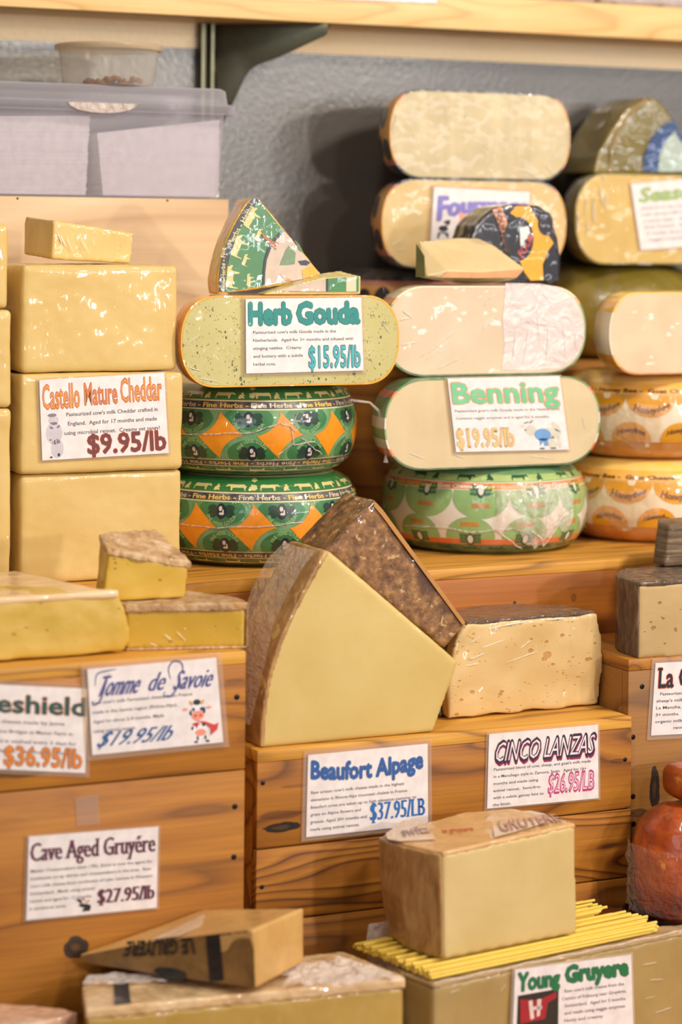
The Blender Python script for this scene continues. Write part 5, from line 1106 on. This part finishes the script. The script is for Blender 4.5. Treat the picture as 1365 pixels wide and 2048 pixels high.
napkins([(195, 266), (440, 240), (438, 376), (206, 376)], yBn+.024, .12, 'slanting stack of white paper napkins at the right inside the plastic bin', 2)
# deli tub
yT = yBn+.075; zT = ztop+.0008; cxT = (PY(126, 160, yT).x+PY(306, 160, yT).x)/2; rb = (PY(304, 160, yT).x-PY(128, 160, yT).x)/2*.99; rt = rb*1.09; hT_ = PY(220, 88, yT-rt*.5).z-zT
r = root('deli_tub', (cxT, yT, zT), 'small round clear plastic tub with lid holding brown nuts, on the bin lid', 'tub')
TUB = film('tub_plastic', (240, 236, 230), .13, .15, .05, .8, 8); circ = lambda rr, z, n=48: [Vector((cxT+rr*math.cos(a*2*PI/n), yT+rr*math.sin(a*2*PI/n), z)) for a in range(n)]
part('tub_body', loft([circ(rb-.004, zT), circ(rb, zT+.003), circ(rt, zT+hT_)], cap=False), TUB, r, 50); part('tub_floor', loft([circ(rb-.004, zT), circ(rb-.004, zT+.0015)]), TUB, r, 50)
part('tub_lid', loft([circ(rt+.005, zT+hT_-.009), circ(rt+.0065, zT+hT_-.006), circ(rt+.0065, zT+hT_), circ(rt+.003, zT+hT_+.0015), circ(rt-.004, zT+hT_+.001), circ(rt-.006, zT+hT_-.002)], cap=False), film('tub_lid_plastic', (232, 214, 184), .35, .25, .1, .6, 8), r, 50)
part('lid_panel', loft([circ(rt-.006, zT+hT_-.0025), circ(rt-.006, zT+hT_-.0015)]), TUB, r, 50)
proto = None; rnd = random.Random(5)
NM = rindmat('nut_brown', [(96, 56, 30), (150, 98, 56), (180, 128, 80)], 60, 0, .7, .6)
spots = [(-.70, -.45), (-.48, -.62), (-.26, -.7), (-.05, -.72), (.18, -.7), (.42, -.58), (-.6, -.1), (-.3, -.35), (0, -.42), (.3, -.3), (.55, -.2), (-.2, 0), (.1, 0), (-.4, .3), (.3, .35), (0, .5)]
for i, (sx, sy) in enumerate(spots):
    if proto is None:
        g = organic(hull([Vector((.013*math.cos(a)*k, .008*math.sin(a)*k, z)) for z, k in ((.0, .7), (.004, 1), (.008, .6)) for a in [t*PI/5 for t in range(10)]]), .0012, 2, .0025, 150, seed=2)
        me = bpy.data.meshes.new('nut'); me.from_pydata([tuple(v) for v in g[0]], [], g[1]); me.materials.append(NM); proto = bpy.data.objects.new('nut', me); o = proto
    else: o = proto.copy()
    COL.objects.link(o); o.location = (cxT+rb*.78*sx, yT+rb*.8*sy, zT+.002+(.006 if i in (2, 3, 8) else 0)); o.rotation_euler = (rnd.uniform(-.3, .3), rnd.uniform(-.3, .3), rnd.uniform(0, 6)); s = rnd.uniform(.8, 1.15); o.scale = (s, s, s)
    prop(o, 'shelled brown nut piece lying in the clear round tub', 'nut', 'nuts in the clear tub')
o.location.x = cxT+rb*.42; o.location.y = yT-rb*.55; o.location.z = zT+.007
# packages on the pine shelf
pk = [(1052, 1196, 'flat wrapped package on the pine shelf, left of the two at the top right'), (1202, 1420, 'flat wrapped package on the pine shelf at the top right corner')]
for i, (ua, ub, lb) in enumerate(pk):
    xa, xb = PY(ua, 10, YS+.004).x, PY(ub, 10, YS+.004).x; r = root('wrapped_package', ((xa+xb)/2, .5, zs1_+.0005), lb, 'package')
    part('filling', organic(box(xa+.004, xb-.004, YS+.006, YS+.12, zs1_+.0008, zs1_+.035, .006), .003, 3, .001, 40), flat((96, 60, 40), .6, 1, seed=4, ws=.8), r, 180)
    part('film_wrap', organic(box(xa, xb, YS+.003, YS+.125, zs1_+.0006, zs1_+.038, .008), .003, 3, .0012, 50), film('package_film', (250, 236, 230), .45, .2, .8, .8, 70), r, 180)
tk = root('clear_tape_strip', PY(178, 1600, YB-.001), 'strip of clear sticky tape above the Cave Aged Gruyére card', 'tape')
part('tape', prism([PY(u, v, YB-.0006) for u, v in ((150, 1596), (196, 1590), (199, 1648), (153, 1652))], (0, -.0004, 0)), SLEEVE, tk, 0)

# ================================================================== price cards
def ln(lines, y0, dy, x0=.06, W_=.9, h=.045, full=44, colr=(105, 95, 110), top=None):
    out = []
    for i, t in enumerate(lines):
        w_ = min(W_, len(t)/full*W_) if not isinstance(t, tuple) else None
        if isinstance(t, tuple): t, a, b = t; out.append((t, a, b, y0-i*dy))
        else: out.append((t, x0, x0+w_, y0-i*dy))
    return body(out, colr, h)
# Castello
L = title('Castello', (.02, .31, .64, .95), (230, 150, 60), (196, 84, 56), .004, .03) + title('Mature', (.35, .61, .66, .94), (214, 130, 66), (190, 84, 60), .004, .03)+title('Cheddar', (.64, .97, .67, .97), (230, 150, 60), (196, 84, 56), .004, .03)
L += ln([("Pasteurized cow's milk Cheddar crafted in", .2, .93), ('England.  Aged for 17 months and made', .21, .92), ('using microbial rennet.  Creamy yet tangy!', .18, .94)], .53, .115, h=.05)
L += price('$9.95/lb', (.36, .98, .05, .30), (116, 46, 50), (236, 140, 80), .025, .02)
L += [('printed_picture', (206, 198, 206), [ell(.10, .33, .065, .14, 14), ell(.10, .49, .04, .06, 12), ell(.12, .14, .05, .12, 12)], 0), ('printed_picture', (130, 124, 136), [ell(.09, .555, .035, .022, 10), ell(.10, .46, .03, .01, 8), ell(.08, .40, .012, .02, 8, .5), ell(.135, .41, .012, .02, 8, -.5), ell(.07, .25, .01, .012, 8), ell(.13, .22, .014, .02, 8)], 1), ('printed_picture', (60, 54, 66), [ell(.07, .035, .010, .012, 8), ell(.13, .06, .010, .022, 8)], 2)]
card([(78, 760), (328, 745), (337, 906), (84, 921)], -.0305, L, 'Castello Mature Cheddar card on the second cheddar block', (.02, .02))
# Herb Gouda
L = title('Herb', (.03, .385, .66, .955), (26, 138, 132), (20, 100, 108), .055, .016)+title('Gouda', (.44, .975, .66, .955), (26, 138, 132), (20, 100, 108), .055, .016)
L += ln([("Pasteurized cow's milk Gouda made in the", .06, .77), ('Netherlands.  Aged for 3+ months and infused with', .06, .92), ('stinging nettles.  Creamy', .06, .47), ('and buttery with a subtle', .06, .48), ('herbal note.', .06, .25)], .53, .107, h=.042)
L += price('$15.95/lb', (.53, .975, .06, .36), (70, 176, 184), (20, 88, 96), .015, .03)
card([(491, 598), (722, 595), (727, 741), (492, 747)], Y1-.0035, L, 'Herb Gouda $15.95/lb card on the green-flecked half wheel', (.025, .035))
# Fourmage
L = title('Fourmage', (.06, .99, .70, .88), (132, 128, 206), (196, 120, 130), .06, .015, warp=lambda u, v, X, Y: (X, Y-.22*(1-v)*(1-u)**3))+price('50% off', (.28, .80, .45, .62), (246, 170, 140), (236, 130, 100), .05, .02)
L += [('printed_picture', (36, 36, 44), [ell(.12, .36, .05, .05, 10), pg((.07, .30), (.17, .30), (.18, .22), (.16, .22), (.14, .28), (.09, .28), (.08, .2), (.06, .2)), ell(.15, .47, .04, .02, 8, .6), pg((.13, .40), (.18, .42), (.19, .50), (.16, .47)), ell(.34, .13, .11, .055, 12), ell(.46, .15, .035, .03, 8), pg((.24, .12), (.27, .12), (.27, .02), (.24, .02)), pg((.40, .12), (.43, .12), (.43, .02), (.40, .02))], 0)]
card([(868, 374), (1060, 384), (1056, 512), (860, 502)], .3565, L, 'Fourmage card with purple letters and black goat and cow shapes', (.03, .04))
# Seas
L = title('Seascape', (.06, 1.0, .72, .93), (170, 190, 110), (70, 150, 150), .03, .02, shear=.25)
L += ln([('Gouda from the coast made', .07, .72), ('with sheep milk for a full', .07, .72), ('creamy taste.  Pasteurized', .07, .80), ('from Holland.  Aged for', .08, .70), ('4 months. And made using', .09, .76), ('veggie enzymes.', .10, .55)], .60, .095, h=.04, colr=(140, 130, 150))
L = [l for l in L]
L += [('printed_picture', (60, 150, 160), [ell(.86, .33, .06, .09, 12)], 0), ('printed_picture', (40, 60, 60), [ell(.86, .52, .05, .05, 10)], 0)]
card([(1262, 368), (1440, 352), (1452, 488), (1282, 500)], .3965, L, 'card with slanting green letters Seas on the golden half wheel at the right edge', (.02, .02))
# Benning
L = title('Benning', (.03, .965, .66, .95), (120, 200, 150), (238, 150, 92), .028, .025)
L += ln([("Pasteurized goat's milk Gouda made in the Netherlands.", .03, .97), ('Contains veggie enzymes and is aged for 6 months.', .03, .86)], .54, .10, h=.035, colr=(150, 140, 140))
L += price('$19.95/lb', (.02, .52, .07, .32), (246, 190, 130), (96, 170, 110), .03, .02, serif=.03)
L += [('printed_picture', (216, 208, 190), [ell(.83, .22, .12, .085, 16), ell(.68, .27, .055, .07, 12), pg((.62, .3), (.58, .33), (.63, .35)), ell(.86, .08, .04, .06, 10), ell(.92, .10, .02, .08, 8), ell(.91, .31, .03, .08, 8, .4)], 0), ('printed_picture', (110, 160, 214), [ell(.78, .21, .075, .085, 14), pg((.74, .16), (.82, .16), (.82, .06), (.78, .06), (.78, .12), (.745, .06))], 1),
      ('printed_picture', (110, 104, 104), [ell(.63, .28, .010, .010, 8), ell(.76, .025, .025, .012, 8), ell(.86, .025, .03, .012, 8), ell(.645, .38, .03, .007, 8, .5), ell(.69, .39, .03, .007, 8, .9), pg((.84, .16), (.87, .19), (.88, .16))], 2)]
card([(895, 757), (1119, 752), (1138, 899), (912, 904)], -.0035, L, 'Benning $19.95/lb card with a little goat in a blue jumper', (.02, .02))
# Tomme de Savoie
INK = (74, 78, 140)
L = title('Tomme', (.05, .36, .67, .92), INK, None, -.006, shear=.32, fat=.0045)+title('de', (.44, .56, .68, .91), INK, None, -.006, shear=.32, fat=.0045)+title('Savoie', (.64, .93, .67, .90), INK, None, -.006, shear=.32, fat=.0045)
def sw(pts, w): 
    Q = []
    for i in range(len(pts)-1):
        p = [pts[max(0, i-1)], pts[i], pts[i+1], pts[min(len(pts)-1, i+2)]]
        for q_ in range(5):
            t = q_/5; Q.append(tuple(.5*((2*p[1][k])+(-p[0][k]+p[2][k])*t+(2*p[0][k]-5*p[1][k]+4*p[2][k]-p[3][k])*t*t+(-p[0][k]+3*p[1][k]-3*p[2][k]+p[3][k])*t**3) for k in (0, 1)))
    pts = Q+[pts[-1]]
    V = [];
    for i, (x, y) in enumerate(pts):
        a = pts[max(0, i-1)]; b = pts[min(len(pts)-1, i+1)]; dx_, dy_ = b[0]-a[0], b[1]-a[1]; l = math.hypot(dx_, dy_)+1e-9; k = w*(.4+.6*math.sin(PI*i/(len(pts)-1))); V += [(x-dy_/l*k, y+dx_/l*k*1.6), (x+dy_/l*k, y-dx_/l*k*1.6)]
    return V, [(2*i, 2*i+1, 2*i+3, 2*i+2) for i in range(len(pts)-1)]
L += [('title_lettering', INK, [sw([(.02, .62), (.03, .58), (.07, .60), (.10, .68), (.13, .80), (.16, .92)], .006), sw([(.05, .80), (.07, .93), (.14, .96), (.22, .97)], .005), sw([(.58, .66), (.57, .61), (.62, .60), (.67, .68), (.70, .80)], .006), sw([(.63, .80), (.62, .92), (.66, 1.0), (.72, .98), (.73, .90), (.70, .86)], .006)], 1)]
L += ln([("Raw cow's milk Farmstead cheese from France", .02, .79), ('made in the Savoie region (Rhône-Alps).', .02, .67), ('Aged for about 2-4 months. Made', .02, .56), ('using animal rennet.', .02, .34)], .585, .110, h=.04)
L += price('$19.95/lb', (.03, .58, .09, .27), (40, 92, 150), (70, 76, 140), -.01, .012, shear=.5, fat=.003)
cx = .82
L += [('printed_picture', (244, 240, 240), [ell(cx, .40, .055, .085, 14), ell(cx+.005, .18, .055, .11, 14)], 0),
      ('printed_picture', (48, 40, 56), [ell(cx-.055, .38, .010, .03, 8), ell(cx+.05, .40, .012, .04, 8), ell(cx, .50, .03, .035, 9), ell(cx-.05, .20, .010, .02, 8), ell(cx+.04, .24, .016, .03, 8), ell(cx-.03, .035, .016, .014, 8), ell(cx+.06, .035, .016, .014, 8), ell(cx-.015, .08, .008, .03, 6), ell(cx+.045, .08, .008, .03, 6)], 1),
      ('printed_picture', (246, 150, 128), [ell(cx, .345, .05, .055, 14), ell(cx+.01, .145, .042, .04, 12), ell(cx-.095, .43, .022, .014, 8), ell(cx+.09, .43, .022, .016, 8)], 2), ('printed_picture', (214, 66, 60), [pg((cx-.03, .29), (cx+.05, .27), (cx+.12, .22), (cx+.155, .24), (cx+.14, .16), (cx+.085, .10), (cx+.09, .18), (cx+.05, .24)), ell(cx-.02, .245, .028, .02, 8), pg((cx-.03, .25), (cx-.005, .25), (cx-.015, .19))], 3),
      ('printed_picture', (52, 60, 110), [ell(cx-.032, .42, .012, .022, 8), ell(cx+.032, .42, .012, .022, 8)], 3), ('printed_picture', (226, 170, 90), [ell(cx-.045, .50, .010, .03, 8, .3), ell(cx+.045, .50, .010, .03, 8, -.3)], 3), ('printed_picture', (150, 50, 50), [ell(cx-.02, .345, .009, .013, 8), ell(cx+.02, .345, .009, .013, 8)], 4)]
card([(174, 1338), (432, 1315), (446, 1484), (184, 1510)], YB-.0045, L, 'Tomme de Savoie card with blue script and a cow in a red cape', (.045, .06))
# ...shield
L = title('Ogleshield', (-.02+.04, .985, .68, .90), (30, 84, 86), (226, 150, 90), .025, .022)
L += ln([("Raw cow's milk cheese made by Jamie", .06, .84), ('Montgomery and Steve Bridges at Manor Farm in', .02, .90), ('Somerset.  The rind is washed every 3 days for', .02, .93), ('flavor before release.  Produced using', .04, .87)], .55, .115, h=.042)
L += price('$36.95/lb', (.42, .97, .06, .29), (226, 130, 50), (110, 90, 60), .02, .03)
card([(-108, 1364), (175, 1377), (170, 1546), (-114, 1533)], YB-.002, L, '$36.95/lb card at the left edge, its title ending in shield', (.03, .05))
# Cave aged
PUR = (98, 42, 66)
L = title('Cave Aged Gruyére', (.02, .975, .70, .935), PUR, None, -.008, serif=.07, fat=.006)
L += ln([('Master Cheesemakers since 1782, Emmi is now the agent for', .02, .96), ('traditional co-op dairies and cheesemakers in the area.  Raw', .02, .95), ("cow's milk cheese from northwest of Lake Geneva in Western", .02, .96), ('Switzerland.  Made using animal', .02, .51), ('rennet and aged for 12 months', .02, .49), ('in sandstone caves.', .02, .30)], .565, .09, h=.038)
L += price('$27.95/lb', (.54, .975, .12, .30), PUR, None, -.004, serif=.07, fat=.0062)
L += [('printed_picture', (40, 34, 38), [ell(.44, .11, .05, .025, 10, -.3), ell(.40, .17, .012, .04, 8, .5), pg((.36, .19), (.42, .19), (.41, .16)), pg((.43, .08), (.49, .10), (.48, .04), (.42, .04))], 0), ('printed_picture', (190, 120, 60), [ell(.43, .19, .008, .025, 8, .3), ell(.46, .16, .02, .010, 8, .6)], 1)]
card([(57, 1673), (316, 1653), (313, 1815), (52, 1840)], YB-.002, L, 'Cave Aged Gruyére $27.95/lb card taped low on the left crate', (.02, .02))
# Beaufort
BL_ = (44, 92, 160)
wv = lambda u, v, X, Y: (X, Y+.055*(2*u-1)**2)
L = title('Beaufort Alpage', (.03, .955, .66, .88), BL_, None, .05, warp=wv)
L += ln([("Raw artisan cow's milk cheese made in the highest", .03, .80), ('elevations in Rhone-Alps mountain chalets in France.', .03, .83), ('Beaufort cows are taken up to high elevation pastures to', .03, .90), ('graze on Alpine flowers and', .03, .44), ('grasses. Aged 20+ months and', .03, .49), ('made using animal rennet.', .03, .43)], .52, .09, h=.038)
L += price('$37.95/LB', (.52, .97, .12, .35), (36, 110, 186), None, -.012, .015, serif=.06, fat=.0055)
card([(616, 1510), (855, 1487), (856, 1648), (612, 1674)], YC-.002, L, 'Beaufort Alpage $37.95/LB card in blue letters on the middle crate', (.035, .05))
# Cinco Lanzas
MG = (196, 60, 120)
sh2 = dict(shear=.12)
L = [('title_lettering', (60, 34, 60), [T('CINCO LANZAS', (.05, .955, .60, .90), off=.065, **sh2)], 0), ('title_lettering', (150, 40, 84), [T('CINCO LANZAS', (.045, .950, .585, .76), off=.065, shear=.06, warp=lambda u, v, X, Y: (X, Y))], -0)]
L = [('title_lettering', (150, 40, 84), [T('CINCO LANZAS', (.05, .955, .585, .885), off=.065, **sh2)], 0), ('title_lettering', (56, 34, 60), [T('CINCO LANZAS', (.045, .950, .61, .905), off=.055, **sh2)], 1), ('title_lettering', (236, 226, 228), [T('CINCO LANZAS', (.052, .945, .625, .89), off=-.004, **sh2)], 2)]
L += ln([("Pasteurized blend of cow, sheep, and goat's milk made", .05, .93), ('in a Manchego style in Zamora, Spain.  Aged for 16+', .05, .89), ('months and made using', .05, .45), ('animal rennet.  Semi-firm', .05, .47), ('with a subtle gamey hint to', .05, .50), ('the finish.', .05, .21)], .50, .095, h=.038)
L += [('price_lettering', MG, [T('$26.95/LB', (.54, .955, .13, .40), off=.045, shear=.04)], 0), ('price_lettering', (238, 200, 216), [T('$26.95/LB', (.545, .95, .14, .39), off=-.012, shear=.04)], 1)]
card([(978, 1468), (1196, 1449), (1197, 1596), (974, 1617)], YC-.002, L, 'Cinco Lanzas $26.95/LB card with outlined purple letters', (.02, .02))
# La O
L = title('La O', (.04, .46, .66, .94), (34, 40, 52), (226, 110, 70), .02, .03, serif=.07)
L += ln([('Pasteurized Manchego', .08, .62), ("sheep's milk cheese from", .04, .72), ('La Mancha, Spain.  Aged', .04, .70), ('3+ months.  Made with', .04, .62), ('organic milk and animal', .04, .66), ('rennet.', .26, .42)], .55, .095, h=.042)
card([(1311, 1326), (1470, 1318), (1470, 1462), (1302, 1471)], YD-.002, L, 'card at the right edge beginning La O on the right crate', (.04, .06))
# Young Gruyere on the big block
p0c, nR = bl[0], Vector((-dR.y, dR.x, 0))
def PYR(u, v, off=.0045):
    q = ray(u, v); return CAM+q*((p0c-nR*off-CAM).dot(nR)/q.dot(nR))
_PY = PY
def PY(u, v, Y): return PYR(u, v)
GR_ = (34, 116, 66)
L = title('Young', (.03, .375, .80, .955), GR_, (30, 66, 100), .05, .02, warp=lambda u, v, X, Y: (X, .79+(Y-.80)*(1.0)+.04*(1-u)*(v-.4)))+title('Gruyere', (.43, .965, .805, .975), GR_, (30, 66, 100), .06, .02)
L += ln([("Raw cow's milk cheese from the", .42, .93), ('Canton of Fribourg near Gruyères,', .40, .95), ('Switzerland.  Aged for 5 months', .42, .94), ('and made using veggie enzymes.', .42, .94), ('Nutty and creamy.', .42, .75)], .70, .075, h=.034)
L += [('printed_picture', (44, 40, 34), [pg((.03, .73), (.37, .75), (.37, .35), (.03, .33))], 0), ('printed_picture', (166, 34, 44), [pg((.05, .69), (.20, .66), (.35, .72), (.35, .66), (.28, .62), (.26, .46), (.06, .44))], 1), ('printed_picture', (226, 206, 200), [pg((.12, .66), (.15, .67), (.17, .48), (.14, .47)), pg((.19, .67), (.225, .67), (.215, .50), (.19, .49)), pg((.16, .60), (.23, .60), (.23, .565), (.16, .565))], 2)]
card([(1030, 1939), (1262, 1909), (1268, 2105), (1022, 2135)], 0, L, 'Young Gruyere card with a red flag picture on the large wrapped block', (.02, .02))
PY = _PY
# card hanging over the pine shelf edge (only its foot shows)
card([(640, -80), (872, -74), (874, 7), (640, -3)], YS-.002, [], 'blank foot of a white card hanging over the front of the pine shelf', (.02, .02))
# ================================================================== light
def area(name, loc, target, size, power, col, sy=None):
    l = bpy.data.lights.new(name, 'AREA'); l.shape = 'RECTANGLE'; l.size = size; l.size_y = sy or size; l.energy = power; l.color = col
    o = bpy.data.objects.new(name, l); COL.objects.link(o); o.location = loc; o.rotation_euler = (Vector(target)-Vector(loc)).to_track_quat('-Z', 'Y').to_euler(); return o
area('ceiling_lamp_right', (1.3, -1.9, 3.0), (.2, -.1, 1.1), .3, 50, (1, .89, .76))
area('ceiling_lamp_left', (-.7, -1.6, 3.0), (0, 0, 1.1), .3, 22, (1, .90, .79))
for i_, (x_, y_, z_, p_) in enumerate(((2.4, -3.6, 2.5, 26), (1.2, -4.2, 2.3, 22), (.2, -4.4, 2.8, 20), (3.4, -2.6, 2.6, 20), (1.4, -4.7, 1.68, 50))):
    area('glint_fill', (x_, y_, z_), (.1, 0, 1.1), .16, p_, (1, .90, .80))  # unseen lamps added for film glints; the low one brightens the cream wall strip
area('wall_sheen_strip', (3.4, -6.0, 2.12), (.3, .6, 1.75), 4.6, 46, (.84, .90, 1.0), .26)  # unseen strip light added to give the grey wall a bluish sheen
area('shop_window', (-2.9, -4.6, 1.9), (0, 0, 1.2), 1.8, 26, (.86, .91, 1.0), 1.4)
w = bpy.data.worlds.new('world'); SC.world = w; w.use_nodes = True; w.node_tree.nodes['Background'].inputs[0].default_value = (1, .90, .82, 1); w.node_tree.nodes['Background'].inputs[1].default_value = .11
SC.view_settings.view_transform = 'Standard'; SC.view_settings.look = 'None'; SC.view_settings.gamma = 1; SC.view_settings.exposure = -.05
